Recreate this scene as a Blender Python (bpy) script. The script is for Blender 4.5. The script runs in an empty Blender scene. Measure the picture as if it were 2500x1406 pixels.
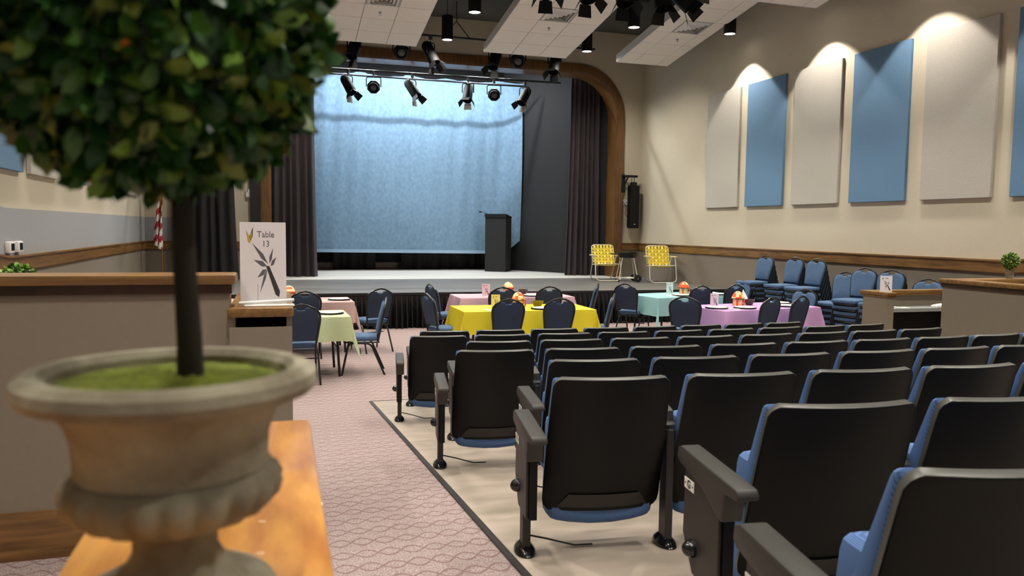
import bpy, bmesh, math, random
from mathutils import Vector, Matrix
random.seed(7)
scene = bpy.context.scene
col = scene.collection
PI = math.pi
R = math.radians

# ------------------------------------------------------------------ camera
YAW, PITCH, ROLL = R(16.7), R(4.36), 0.013
fwd = Vector((math.sin(YAW)*math.cos(PITCH), math.cos(YAW)*math.cos(PITCH), -math.sin(PITCH)))
rgt = Vector((math.cos(YAW), -math.sin(YAW), 0)); upv = rgt.cross(fwd)
r2 = rgt*math.cos(ROLL) + upv*math.sin(ROLL); u2 = upv*math.cos(ROLL) - rgt*math.sin(ROLL)
cd = bpy.data.cameras.new('camera'); cam = bpy.data.objects.new('camera', cd); col.objects.link(cam)
cam.matrix_world = Matrix(((r2.x, u2.x, -fwd.x, 0), (r2.y, u2.y, -fwd.y, 0), (r2.z, u2.z, -fwd.z, 1.85), (0, 0, 0, 1)))
cd.sensor_fit = 'HORIZONTAL'; cd.sensor_width = 36.0; cd.lens = 36.0*1900/2500
cd.clip_start = 0.02; cd.clip_end = 200
cd.dof.use_dof = True; cd.dof.focus_distance = 6.5; cd.dof.aperture_fstop = 5.6
scene.camera = cam

# ------------------------------------------------------------------ world, exposure
w = bpy.data.worlds.new('world'); scene.world = w; w.use_nodes = True
w.node_tree.nodes['Background'].inputs[0].default_value = (1.0, 0.93, 0.82, 1)
w.node_tree.nodes['Background'].inputs[1].default_value = 0.2  # added warm fill, coming in through the open back of the room
vs = scene.view_settings
vs.view_transform = 'Standard'; vs.look = 'None'; vs.gamma = 1.0; vs.use_curve_mapping = False
vs.exposure = 0.3
scene.cycles.max_bounces = 6; scene.cycles.diffuse_bounces = 5; scene.cycles.glossy_bounces = 2; scene.cycles.transmission_bounces = 1
scene.cycles.caustics_reflective = False; scene.cycles.caustics_refractive = False
scene.cycles.sample_clamp_indirect = 6.0; scene.cycles.use_light_tree = False; scene.cycles.adaptive_threshold = 0.03
HOUSE_W = 330.0       # each pendant downlight
WALL_W = 290.0        # each pendant close to a side wall
STAGE_W = 72.0       # each work-light strip over the stage

# ------------------------------------------------------------------ helpers
def lin(c):
    return tuple(((x/255)/12.92 if x/255 <= 0.04045 else ((x/255+0.055)/1.055)**2.4) for x in c[:3]) + (1,)

M = {}
def mat(name, rgb, rough=0.6, metal=0.0, var=0.0, scale=8.0, stretch=(1, 1, 1), bump=0.0, bscale=None, rgb2=None, spec=0.5, emit=None, detail=4.0, coat=0.0):
    m = bpy.data.materials.new(name); m.use_nodes = True
    nt = m.node_tree; b = nt.nodes['Principled BSDF']
    b.inputs['Base Color'].default_value = lin(rgb); b.inputs['Roughness'].default_value = rough
    b.inputs['Metallic'].default_value = metal; b.inputs['Specular IOR Level'].default_value = spec
    b.inputs['Coat Weight'].default_value = coat
    if emit:
        b.inputs['Emission Color'].default_value = lin(rgb); b.inputs['Emission Strength'].default_value = emit
    if var or rgb2 or bump:
        tc = nt.nodes.new('ShaderNodeTexCoord'); mp = nt.nodes.new('ShaderNodeMapping')
        mp.inputs['Scale'].default_value = stretch
        nt.links.new(tc.outputs['Object'], mp.inputs['Vector'])
        if var or rgb2:
            n = nt.nodes.new('ShaderNodeTexNoise'); n.inputs['Scale'].default_value = scale; n.inputs['Detail'].default_value = detail
            nt.links.new(mp.outputs['Vector'], n.inputs['Vector'])
            cr = nt.nodes.new('ShaderNodeValToRGB')
            c = lin(rgb)
            if rgb2: c0, c1 = lin(rgb2), c
            else:
                c0 = tuple(max(0, x*(1-var)) for x in c[:3])+(1,); c1 = tuple(min(1, x*(1+var)) for x in c[:3])+(1,)
            cr.color_ramp.elements[0].color = c0; cr.color_ramp.elements[1].color = c1
            cr.color_ramp.elements[0].position = 0.32; cr.color_ramp.elements[1].position = 0.68
            nt.links.new(n.outputs['Fac'], cr.inputs['Fac']); nt.links.new(cr.outputs['Color'], b.inputs['Base Color'])
        if bump:
            n2 = nt.nodes.new('ShaderNodeTexNoise'); n2.inputs['Scale'].default_value = bscale or scale*4; n2.inputs['Detail'].default_value = 3
            nt.links.new(mp.outputs['Vector'], n2.inputs['Vector'])
            bp = nt.nodes.new('ShaderNodeBump'); bp.inputs['Strength'].default_value = bump; bp.inputs['Distance'].default_value = 0.01
            nt.links.new(n2.outputs['Fac'], bp.inputs['Height']); nt.links.new(bp.outputs['Normal'], b.inputs['Normal'])
    M[name] = m
    return m

def mnode(nt, op, a, b=None, c=None):
    n = nt.nodes.new('ShaderNodeMath'); n.operation = op
    for i, v in enumerate((a, b, c)):
        if v is None: continue
        if isinstance(v, (int, float)): n.inputs[i].default_value = v
        else: nt.links.new(v, n.inputs[i])
    return n.outputs[0]

class MB:
    def __init__(s): s.v = []; s.f = []; s.mi = []; s.cur = 0
    def add(s, vs, fs):
        o = len(s.v); s.v += [tuple(p) for p in vs]; s.f += [tuple(i+o for i in f) for f in fs]; s.mi += [s.cur]*len(fs); return s
    def box(s, x0, x1, y0, y1, z0, z1):
        return s.add([(x0,y0,z0),(x1,y0,z0),(x1,y1,z0),(x0,y1,z0),(x0,y0,z1),(x1,y0,z1),(x1,y1,z1),(x0,y1,z1)],
                     [(0,3,2,1),(4,5,6,7),(0,1,5,4),(1,2,6,5),(2,3,7,6),(3,0,4,7)])
    def rbox(s, x0, x1, y0, y1, z0, z1, r, seg=2, cuts=0, fn=None, axis='x'):
        bm = bmesh.new(); bmesh.ops.create_cube(bm, size=1)
        for v in bm.verts: v.co = Vector(((x0+x1)/2+v.co.x*(x1-x0), (y0+y1)/2+v.co.y*(y1-y0), (z0+z1)/2+v.co.z*(z1-z0)))
        bmesh.ops.bevel(bm, geom=bm.edges[:], offset=r, segments=seg, profile=0.6, affect='EDGES')
        for i in range(cuts):
            t = (i+1)/(cuts+1)
            for ax in axis:
                k = 'xyz'.index(ax); lo, hi = ((x0, x1), (y0, y1), (z0, z1))[k]
                p = Vector((0, 0, 0)); p[k] = lo+(hi-lo)*t; nn = Vector((0, 0, 0)); nn[k] = 1
                bmesh.ops.bisect_plane(bm, geom=bm.verts[:]+bm.edges[:]+bm.faces[:], plane_co=p, plane_no=nn)
        if fn:
            for v in bm.verts: v.co = Vector(fn(*v.co))
        bm.verts.index_update()
        s.add([v.co[:] for v in bm.verts], [[v.index for v in f.verts] for f in bm.faces]); bm.free(); return s
    def tube(s, pts, r, n=8, closed=False, caps=True):
        pts = [Vector(p) for p in pts]; k = len(pts); rings = []
        rr = r if isinstance(r, (list, tuple)) else [r]*k
        ref = None
        for i, p in enumerate(pts):
            a = pts[(i-1) % k] if (closed or i > 0) else p; b = pts[(i+1) % k] if (closed or i < k-1) else p
            t = (b-a).normalized()
            if ref is None:
                ref = Vector((0, 0, 1)) if abs(t.z) < 0.9 else Vector((1, 0, 0))
            u = t.cross(ref)
            if u.length < 1e-4: u = t.cross(Vector((1, 0.3, 0)))
            u.normalize(); vv = u.cross(t); ref = vv
            rings.append([p+u*math.cos(2*PI*j/n)*rr[i]+vv*math.sin(2*PI*j/n)*rr[i] for j in range(n)])
        vs = [q for ring in rings for q in ring]; fs = []
        for i in range(k if closed else k-1):
            a = i*n; b = ((i+1) % k)*n
            for j in range(n): fs.append((a+j, b+j, b+(j+1) % n, a+(j+1) % n))
        if caps and not closed: fs += [tuple(range(n)), tuple(range((k-1)*n+n-1, (k-1)*n-1, -1))]
        return s.add(vs, fs)
    def cyl(s, p0, p1, r0, r1=None, n=16, caps=True): return s.tube([p0, p1], [r0, r0 if r1 is None else r1], n, False, caps)
    def lathe(s, prof, n=32, c=(0, 0, 0), rmod=None):
        vs = []; fs = []
        for i, (r, z) in enumerate(prof):
            for j in range(n):
                a = 2*PI*j/n; q = r*(rmod(a, i, z) if rmod else 1)
                vs.append((c[0]+q*math.cos(a), c[1]+q*math.sin(a), c[2]+z))
        for i in range(len(prof)-1):
            for j in range(n): fs.append((i*n+j, i*n+(j+1) % n, (i+1)*n+(j+1) % n, (i+1)*n+j))
        if prof[0][0] > 1e-4: fs.append(tuple(range(n-1, -1, -1)))
        if prof[-1][0] > 1e-4: fs.append(tuple((len(prof)-1)*n+j for j in range(n)))
        return s.add(vs, fs)
    def prism(s, poly, fn, t0, t1):
        n = len(poly); vs = [fn(a, b, t0) for a, b in poly]+[fn(a, b, t1) for a, b in poly]
        fs = [tuple(range(n-1, -1, -1)), tuple(range(n, 2*n))]+[(i, (i+1) % n, n+(i+1) % n, n+i) for i in range(n)]
        return s.add(vs, fs)
    def grid(s, fn, nu, nv, cu=False):
        vs = [fn(i/nu, j/nv) for j in range(nv+1) for i in range(nu+(0 if cu else 1))]; m = nu if cu else nu+1
        fs = [(j*m+i, j*m+(i+1) % m, (j+1)*m+(i+1) % m, (j+1)*m+i) for j in range(nv) for i in range(nu)]
        return s.add(vs, fs)
    def sphere(s, c, r, n=12, m=8, sq=(1, 1, 1), z0=-1.0):
        prof = []
        for i in range(m+1):
            a = math.asin(z0)+(PI/2-math.asin(z0))*i/m; prof.append((r*math.cos(a), r*math.sin(a)))
        o = len(s.v); s.lathe(prof, n); 
        for i in range(o, len(s.v)):
            p = s.v[i]; s.v[i] = (c[0]+p[0]*sq[0], c[1]+p[1]*sq[1], c[2]+p[2]*sq[2])
        return s
    def xf(s, mtx, start=0):
        for i in range(start, len(s.v)): s.v[i] = tuple(mtx @ Vector(s.v[i]))
        return s
    def mesh(s, name='mesh', smooth=35):
        me = bpy.data.meshes.new(name); me.from_pydata(s.v, [], s.f)
        if any(s.mi): me.polygons.foreach_set('material_index', s.mi)
        bm = bmesh.new(); bm.from_mesh(me); bmesh.ops.recalc_face_normals(bm, faces=bm.faces[:]); bm.to_mesh(me); bm.free()
        if smooth:
            me.polygons.foreach_set('use_smooth', [True]*len(me.polygons)); me.set_sharp_from_angle(angle=R(smooth))
        me.update(); return me

def as_mesh(g, smooth=35): return g.mesh(smooth=smooth) if isinstance(g, MB) else g
def obj(name, g, material, parent=None, loc=None, smooth=35):
    me = as_mesh(g, smooth); o = bpy.data.objects.new(name, me)
    mats = material if isinstance(material, (list, tuple)) else [material]
    if len(me.materials) == 0:
        for mm in mats: me.materials.append(M[mm] if isinstance(mm, str) else mm)
    col.objects.link(o)
    if parent: o.parent = parent
    if loc: o.location = loc
    return o
def tag(o, label, cat, group=None):
    o['label'] = label; o['category'] = cat
    if group: o['group'] = group
    return o
def struct(name, g, material, parent=None, smooth=0):
    o = obj(name, g, material, parent, smooth=smooth); o['kind'] = 'structure'; return o
def thing(name, label, cat, loc=(0, 0, 0), rz=0, group=None):
    o = bpy.data.objects.new(name, None); o.empty_display_size = 0.1; col.objects.link(o)
    o.location = loc; o.rotation_euler = (0, 0, rz); return tag(o, label, cat, group)
def dup(root, loc, rz, label, group=None):
    r = root.copy(); col.objects.link(r); r.location = loc; r.rotation_euler = (0, 0, rz); r['label'] = label
    if group: r['group'] = group
    for ch in list(root.children):
        c = ch.copy(); col.objects.link(c); c.parent = r
        for g in list(ch.children):
            d = g.copy(); col.objects.link(d); d.parent = c
    return r
def bake(g, mods):
    """evaluate modifiers once so that copies share plain mesh data"""
    o = bpy.data.objects.new('temporary', as_mesh(g)); col.objects.link(o)
    for kind, kw in mods:
        m = o.modifiers.new(kind, kind)
        for k, v in kw.items(): setattr(m, k, v)
    dg = bpy.context.evaluated_depsgraph_get(); dg.update()
    me = bpy.data.meshes.new_from_object(o.evaluated_get(dg)); bpy.data.objects.remove(o)
    me.polygons.foreach_set('use_smooth', [True]*len(me.polygons)); me.set_sharp_from_angle(angle=R(40)); return me
def text_mesh(s, size, extrude=0.0004, shear=0.0, bold=0.0):
    cu = bpy.data.curves.new('text', 'FONT'); cu.body = s; cu.size = size; cu.extrude = extrude; cu.align_x = 'CENTER'; cu.align_y = 'CENTER'
    cu.shear = shear; cu.offset = bold; cu.resolution_u = 3
    o = bpy.data.objects.new('temporary', cu); col.objects.link(o)
    dg = bpy.context.evaluated_depsgraph_get(); dg.update()
    me = bpy.data.meshes.new_from_object(o.evaluated_get(dg)); bpy.data.objects.remove(o); return me
def arc(cx, cy, r, a0, a1, n): return [(cx+r*math.cos(R(a0+(a1-a0)*i/n)), cy+r*math.sin(R(a0+(a1-a0)*i/n))) for i in range(n+1)]
def fz(y): return 0.091*(8.2-y) if y < 8.2 else 0.0     # raked floor
RX = lambda y: 8.9+0.03*(18.3-y)                         # face of the right-hand wall
LX = -2.75                                               # face of the left-hand wall

# ------------------------------------------------------------------ materials
mat('wall_beige', (197, 188, 167), 0.85, var=0.02, scale=40)
mat('wall_taupe', (128, 118, 104), 0.85, var=0.02, scale=40)
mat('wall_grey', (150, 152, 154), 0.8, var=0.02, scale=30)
mat('half_wall', (134, 122, 106), 0.85, var=0.02, scale=40)
mat('ceiling_dark', (74, 72, 68), 0.9)
mat('black_paint', (25, 25, 27), 0.8, var=0.06, scale=3)
def wood(name, c, c2, stretch, rough=0.35): mat(name, c, rough, rgb2=c2, scale=5.0, stretch=stretch, detail=8, bump=0.06, bscale=18, coat=0.15)
wood('wood_x', (144, 106, 58), (100, 70, 36), (0.5, 6, 6)); wood('wood_y', (144, 106, 58), (100, 70, 36), (6, 0.5, 6)); wood('wood_z', (118, 84, 46), (84, 56, 28), (6, 6, 0.5))
wood('cap_wood_lit', (214, 154, 72), (170, 108, 46), (7, 1.6, 7), 0.3)  # same wood as the other caps, light from above put into the colour
wood('dark_moulding', (66, 42, 22), (46, 28, 14), (3, 3, 3))
mat('stage_deck', (228, 226, 220), 0.4, rgb2=(196, 194, 188), scale=2.0, stretch=(0.2, 5, 1))
mat('stage_paint', (112, 111, 108), 0.45, rgb2=(88, 87, 85), scale=3.0, stretch=(0.35, 3.5, 1), bump=0.03)
mat('backdrop_blue', (121, 152, 178), 0.85, rgb2=(104, 134, 160), scale=9, stretch=(1.3, 1, 1), detail=9)
mat('backdrop_hem', (150, 180, 205), 0.85)
mat('velour_black', (36, 34, 36), 0.9, var=0.12, scale=3, stretch=(4, 4, 0.3)); mat('velour_plum', (58, 50, 54), 0.9, var=0.12, scale=3, stretch=(4, 4, 0.3))
mat('satin_black', (22, 22, 24), 0.4, var=0.2, scale=3)
mat('panel_grey', (178, 174, 164), 0.95, var=0.07, scale=60, bump=0.15, bscale=160); mat('panel_blue', (95, 128, 158), 0.95, var=0.07, scale=60, bump=0.15, bscale=160)
mat('tile_white', (242, 236, 226), 0.9, var=0.015, scale=60); mat('tile_grid', (168, 164, 156), 0.6); mat('white_metal', (225, 224, 220), 0.45)
mat('fixture_black', (12, 12, 12), 0.6, spec=0.3); mat('metal_dark', (45, 45, 47), 0.35, 0.8); mat('chrome', (205, 205, 205), 0.12, 1.0); mat('steel', (150, 150, 150), 0.3, 1.0)
mat('rim_highlight', (74, 73, 68), 0.38, spec=0.6)  # lighter grey paints the highlight along the seat shell edges
mat('lamp_dome', (70, 70, 72), 0.12, 0.9)
mat('lamp_glow', (255, 246, 226), 0.5, emit=9.0)
mat('lens_glass', (40, 44, 52), 0.08, spec=0.8); mat('barn_inner', (190, 184, 172), 0.5, 0.2)
mat('plastic_black', (10, 10, 10), 0.45, spec=0.25, bump=0.03, bscale=350); mat('panel_brown', (40, 35, 32), 0.5, bump=0.02, bscale=300)
mat('arm_black', (52, 50, 46), 0.5, bump=0.05, bscale=260); mat('gloss_black', (14, 14, 15), 0.12)
mat('plate_white', (225, 222, 214), 0.5); mat('ink', (30, 30, 32), 0.6)
mat('vinyl', (172, 158, 144), 0.5, rgb2=(146, 135, 121), scale=3.2, stretch=(1, 2.0, 1), detail=1.5)
mat('trim_black', (34, 30, 30), 0.6)
mat('chair_blue', (70, 96, 128), 0.85, var=0.06, scale=50, bump=0.1, bscale=200); mat('frame_black', (20, 20, 21), 0.32)
mat('chair_navy_shaded', (44, 56, 78), 0.85, var=0.06, scale=60)  # navy chair backs, with their shade put into the colour
mat('webbing_yellow', (240, 218, 82), 0.5); mat('tube_cream', (226, 222, 204), 0.3, 0.2); mat('arm_cream', (222, 206, 160), 0.5)
mat('cloth_yellow', (246, 226, 52), 0.45, var=0.02, scale=6); mat('cloth_pink', (236, 196, 208), 0.45); mat('cloth_rose', (226, 190, 184), 0.45)
mat('cloth_mint', (222, 232, 184), 0.45); mat('cloth_aqua', (172, 222, 222), 0.45); mat('cloth_lavender', (222, 178, 226), 0.45)
mat('card_white', (236, 228, 228), 0.35); mat('card_pink', (238, 206, 216), 0.4); mat('card_yellow', (240, 226, 132), 0.4); mat('card_aqua', (214, 228, 226), 0.4); mat('card_lavender', (234, 210, 226), 0.4)
mat('clear_plastic', (240, 238, 235), 0.12, spec=0.6)
mat('paper_orange', (240, 92, 40), 0.6); mat('paper_cream', (245, 218, 160), 0.6)
mat('bowl_dark', (70, 52, 48), 0.4); mat('bowl_olive', (128, 112, 20), 0.4); mat('plate_black', (20, 20, 24), 0.3); mat('plate_cream', (244, 240, 220), 0.4); mat('cutlery_white', (240, 238, 232), 0.35); mat('leaf_teal', (60, 120, 110), 0.5)
mat('stone', (172, 166, 144), 0.9, rgb2=(116, 104, 86), scale=14, bump=0.25, bscale=60)
mat('moss', (132, 142, 40), 0.95, rgb2=(84, 96, 20), scale=30, bump=0.8, bscale=60)
mat('bark', (44, 38, 30), 0.9, var=0.25, scale=20, bump=0.3)
for i, c in enumerate(((42, 82, 32), (64, 104, 36), (108, 142, 50), (30, 66, 28), (126, 138, 62))): mat('leaf_%d' % i, c, 0.38, var=0.15, scale=30)
mat('leaf_orange', (206, 120, 52), 0.5)
mat('flag_red', (170, 30, 44), 0.7); mat('flag_white', (225, 220, 214), 0.7); mat('flag_blue', (40, 46, 96), 0.7); mat('brass', (180, 140, 60), 0.3, 0.9)
mat('laminate', (150, 152, 150), 0.35, var=0.04, scale=20); mat('screen_dark', (30, 34, 40), 0.15); mat('grill_black', (18, 18, 19), 0.4); mat('rubber', (20, 20, 20), 0.8)
mat('art_grey', (96, 94, 98), 0.6); mat('art_dark', (48, 46, 48), 0.6); mat('art_yellow', (196, 164, 40), 0.6)

def translucent(name, f):
    m = M[name]; nt = m.node_tree; b = nt.nodes['Principled BSDF']; out = nt.nodes['Material Output']
    t = nt.nodes.new('ShaderNodeBsdfTranslucent'); t.inputs[0].default_value = b.inputs['Base Color'].default_value
    mx = nt.nodes.new('ShaderNodeMixShader'); mx.inputs[0].default_value = f
    nt.links.new(b.outputs[0], mx.inputs[1]); nt.links.new(t.outputs[0], mx.inputs[2]); nt.links.new(mx.outputs[0], out.inputs['Surface'])
for n_ in ('cloth_yellow', 'cloth_pink', 'cloth_rose', 'cloth_mint', 'cloth_aqua', 'cloth_lavender'): translucent(n_, 0.3)

def carpet_material():
    m = bpy.data.materials.new('carpet'); m.use_nodes = True; M['carpet'] = m; nt = m.node_tree; b = nt.nodes['Principled BSDF']; b.inputs['Roughness'].default_value = 0.95
    tc = nt.nodes.new('ShaderNodeTexCoord'); sp = nt.nodes.new('ShaderNodeSeparateXYZ'); nt.links.new(tc.outputs['Object'], sp.inputs[0])
    nz = nt.nodes.new('ShaderNodeTexNoise'); nz.inputs['Scale'].default_value = 7; nt.links.new(tc.outputs['Object'], nz.inputs['Vector'])
    x = mnode(nt, 'ADD', sp.outputs[1], mnode(nt, 'MULTIPLY', nz.outputs['Fac'], 0.04)); y = sp.outputs[0]
    sn = mnode(nt, 'MULTIPLY', mnode(nt, 'SINE', mnode(nt, 'MULTIPLY', y, 2*PI/0.20)), 0.27)
    def line(sign):
        u = mnode(nt, 'ADD', mnode(nt, 'MULTIPLY', x, 1/0.17), sn) if sign > 0 else mnode(nt, 'SUBTRACT', mnode(nt, 'MULTIPLY', x, 1/0.17), sn)
        d = mnode(nt, 'ABSOLUTE', mnode(nt, 'SUBTRACT', mnode(nt, 'FRACT', u), 0.5))
        return mnode(nt, 'LESS_THAN', d, 0.055)
    ln = mnode(nt, 'MAXIMUM', line(1), line(-1))
    n2 = nt.nodes.new('ShaderNodeTexNoise'); n2.inputs['Scale'].default_value = 150; n2.inputs['Detail'].default_value = 3; nt.links.new(tc.outputs['Object'], n2.inputs['Vector'])
    cr = nt.nodes.new('ShaderNodeValToRGB'); cr.color_ramp.elements[0].color = lin((108, 90, 88)); cr.color_ramp.elements[1].color = lin((178, 161, 157))
    cr.color_ramp.elements[0].position = .3; cr.color_ramp.elements[1].position = .7
    nt.links.new(n2.outputs['Fac'], cr.inputs[0])
    mx = nt.nodes.new('ShaderNodeMix'); mx.data_type = 'RGBA'
    nt.links.new(mnode(nt, 'MULTIPLY', ln, 0.6), mx.inputs[0]); nt.links.new(cr.outputs[0], mx.inputs[6]); mx.inputs[7].default_value = lin((104, 70, 72))
    nt.links.new(mx.outputs[2], b.inputs['Base Color'])
    bp = nt.nodes.new('ShaderNodeBump'); bp.inputs['Strength'].default_value = .3; nt.links.new(n2.outputs['Fac'], bp.inputs['Height']); nt.links.new(bp.outputs['Normal'], b.inputs['Normal'])
carpet_material()

def weave_material():
    m = bpy.data.materials.new('seat_blue'); m.use_nodes = True; M['seat_blue'] = m; nt = m.node_tree; b = nt.nodes['Principled BSDF']; b.inputs['Roughness'].default_value = 0.8
    tc = nt.nodes.new('ShaderNodeTexCoord'); sp = nt.nodes.new('ShaderNodeSeparateXYZ'); nt.links.new(tc.outputs['Object'], sp.inputs[0])
    k = 2*PI/0.007
    a = mnode(nt, 'SINE', mnode(nt, 'MULTIPLY', mnode(nt, 'ADD', sp.outputs[0], mnode(nt, 'ADD', sp.outputs[2], sp.outputs[1])), k))
    c = mnode(nt, 'SINE', mnode(nt, 'MULTIPLY', mnode(nt, 'SUBTRACT', mnode(nt, 'ADD', sp.outputs[0], sp.outputs[1]), sp.outputs[2]), k))
    f = mnode(nt, 'MULTIPLY_ADD', mnode(nt, 'MULTIPLY', a, c), 0.5, 0.5)
    cr = nt.nodes.new('ShaderNodeValToRGB'); cr.color_ramp.elements[0].color = lin((38, 66, 116)); cr.color_ramp.elements[1].color = lin((108, 144, 198))
    nt.links.new(f, cr.inputs[0]); nt.links.new(cr.outputs[0], b.inputs['Base Color'])
weave_material()

# ================================================================== THE SETTING
g = MB()
g.add([(-3, -3, fz(-3)), (10, -3, fz(-3)), (10, 8.2, 0), (-3, 8.2, 0), (10, 14.4, 0), (-3, 14.4, 0)], [(0, 1, 2, 3), (3, 2, 4, 5)])
struct('floor', g, 'carpet')
g = MB(); e = 0.006
g.add([(0.93, -3, fz(-3)+e), (6.5, -3, fz(-3)+e), (6.5, 8.18, fz(8.18)+e), (0.93, 8.18, fz(8.18)+e)], [(0, 1, 2, 3)])
struct('seating_floor', g, 'vinyl')
g = MB()
g.add([(0.90, -3, fz(-3)+e+.003), (0.935, -3, fz(-3)+e+.003), (0.935, 8.19, fz(8.19)+e+.003), (0.90, 8.22, e+.003)], [(0, 1, 2, 3)])
g.add([(0.90, 8.19, fz(8.19)+e+.003), (6.5, 8.19, fz(8.19)+e+.003), (6.5, 8.22, e+.003), (0.90, 8.22, e+.003)], [(0, 1, 2, 3)])
struct('trim_1', g, 'trim_black')

# side walls: beige above the rail, taupe below it, the rail follows the raked floor
def rail_z(y): return 1.50 + max(0, 0.09*(8.0-y))
YF = 18.3
def side_wall(name, xf_, ys, bands, thick):
    g = MB()
    for i, (z0, z1, mi) in enumerate(bands):
        g.cur = mi
        for a, b in zip(ys[:-1], ys[1:]):
            za0 = z0(a) if callable(z0) else z0; zb0 = z0(b) if callable(z0) else z0
            za1 = z1(a) if callable(z1) else z1; zb1 = z1(b) if callable(z1) else z1
            vs_ = [(xf_(a), a, za0), (xf_(b), b, zb0), (xf_(b), b, zb1), (xf_(a), a, za1)]
            vs_ += [(x+thick, y, z) for x, y, z in vs_]
            g.add(vs_, [(0, 1, 2, 3), (7, 6, 5, 4), (0, 4, 5, 1), (1, 5, 6, 2), (2, 6, 7, 3), (3, 7, 4, 0)])
    return g
ysR = [-3, 8.0, 14.4, YF]
struct('wall_right', side_wall('wall_right', RX, ysR, [(0.0, rail_z, 0), (rail_z, 7.3, 1)], 0.2), ['wall_taupe', 'wall_beige'])
lft = lambda y: LX
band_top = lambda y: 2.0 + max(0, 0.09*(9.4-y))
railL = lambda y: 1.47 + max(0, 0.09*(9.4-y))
ysL = [-3, 9.4, 14.4, YF]
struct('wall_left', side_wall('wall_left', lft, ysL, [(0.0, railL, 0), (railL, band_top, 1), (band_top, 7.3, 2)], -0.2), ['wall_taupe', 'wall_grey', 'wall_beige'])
def rail(name, xf_, rz_, ys, sgn):
    g = MB()
    for a, b in zip(ys[:-1], ys[1:]):
        for dz0, dz1, d in ((-0.15, 0.0, 0.03), (0.0, 0.022, 0.05), (-0.165, -0.15, 0.02)):
            vs_ = [(xf_(a), a, rz_(a)+dz0), (xf_(b), b, rz_(b)+dz0), (xf_(b), b, rz_(b)+dz1), (xf_(a), a, rz_(a)+dz1)]
            vs_ += [(x+sgn*d, y, z) for x, y, z in vs_]
            g.add(vs_, [(0, 1, 2, 3), (7, 6, 5, 4), (0, 4, 5, 1), (1, 5, 6, 2), (2, 6, 7, 3), (3, 7, 4, 0)])
    return struct(name, g, 'wood_y')
rail('trim_right', RX, rail_z, ysR, -1); rail('trim_left', lft, railL, ysL, 1)

# front wall with the rounded proscenium opening
XI0, XI1, ZI, XO0, XO1, ZO = -0.15, 8.16, 5.68, -0.38, 8.39, 5.92
def arch(x0, x1, z0, z1, r, n=12):
    return [(x0, z0)]+[(p[0], p[1]) for p in arc(x0+r, z1-r, r, 180, 90, n)]+[(p[0], p[1]) for p in arc(x1-r, z1-r, r, 90, 0, n)]+[(x1, z0)]
inn = arch(XI0, XI1, 0.65, ZI, 1.0); out = arch(XO0, XO1, 0.65, ZO, 1.24)
def front_wall():
    g = MB(); ox0, ox1, oz1 = LX-0.2, RX(YF)+0.2, 7.3
    hull = []
    for x, z in inn:                       # matching point on the wall's outline for each point of the opening
        if z < ZI-1.0+1e-4: hull.append((ox0 if x < 4 else ox1, z))
        elif x < XI0+1.0: t = (z-(ZI-1.0))/1.0; hull.append((ox0, ZI-1.0+t*(oz1-ZI+1.0)) if t < 0.7 else (ox0+(x-XI0)/1.0*(XI0+1.0-ox0), oz1))
        elif x > XI1-1.0: t = (z-(ZI-1.0))/1.0; hull.append((ox1, ZI-1.0+t*(oz1-ZI+1.0)) if t < 0.7 else (ox1-(XI1-x)/1.0*(ox1-XI1+1.0), oz1))
        else: hull.append((x, oz1))
    for yy, flip in ((YF, 0), (YF+0.5, 1)):
        vs_ = [(x, yy, z) for x, z in inn]+[(x, yy, z) for x, z in hull]; n = len(inn)
        g.add(vs_, [((i, i+1, n+i+1, n+i) if not flip else (i, n+i, n+i+1, i+1)) for i in range(n-1)])
        cornL = [i for i in range(n-1) if hull[i][0] == ox0 and hull[i+1][0] != ox0][0]; cornR = [i for i in range(n-1) if hull[i][0] != ox1 and hull[i+1][0] == ox1][0]
        for i, cx in ((cornL, ox0), (cornR, ox1)):
            g.add([(hull[i][0], yy, hull[i][1]), (hull[i+1][0], yy, hull[i+1][1]), (cx, yy, oz1)], [(0, 1, 2)])
    g.box(ox0, XI0-0.001, YF, YF+0.5, -0.1, 0.65); g.box(XI1+0.001, ox1, YF, YF+0.5, -0.1, 0.65)
    return g
struct('wall_front', front_wall(), 'wall_beige')
# lower taupe dado and rail on the two returns beside the stage
g = MB(); g.box(XO1, RX(YF), YF-0.012, YF, 0.65, 1.50); g.box(LX, XO0-0.22, YF-0.012, YF, 0.65, 1.47); struct('trim_2', g, 'wall_taupe')
g = MB(); g.box(XO1, RX(YF), YF-0.035, YF, 1.35, 1.50); g.box(XO1, RX(YF), YF-0.05, YF, 1.50, 1.522); g.box(LX, XO0-0.22, YF-0.035, YF, 1.32, 1.47); g.box(LX, XO0-0.22, YF-0.05, YF, 1.47, 1.492); struct('trim_front', g, 'wood_x')
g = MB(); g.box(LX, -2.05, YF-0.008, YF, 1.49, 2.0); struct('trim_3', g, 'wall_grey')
g = MB(); n = len(inn)
mid = arch((XI0+XO0)/2+0.05, (XI1+XO1)/2-0.05, 0.65, (ZI+ZO)/2-0.05, 1.08)
rows_ = [[(x, YF+0.5, z) for x, z in inn], [(x, YF-0.05, z) for x, z in inn], [(x, YF-0.065, z) for x, z in mid], [(x, YF-0.05, z) for x, z in out], [(x, YF, z) for x, z in out]]
g.add([p for r_ in rows_ for p in r_], [(k*n+i, k*n+i+1, (k+1)*n+i+1, (k+1)*n+i) for k in range(4) for i in range(n-1)])
struct('trim_arch', g, 'wood_z', smooth=30)
g = MB(); g.box(-3, RX(-3)+0.3, -3, YF, 6.75, 6.85); struct('ceiling', g, 'ceiling_dark')

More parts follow.
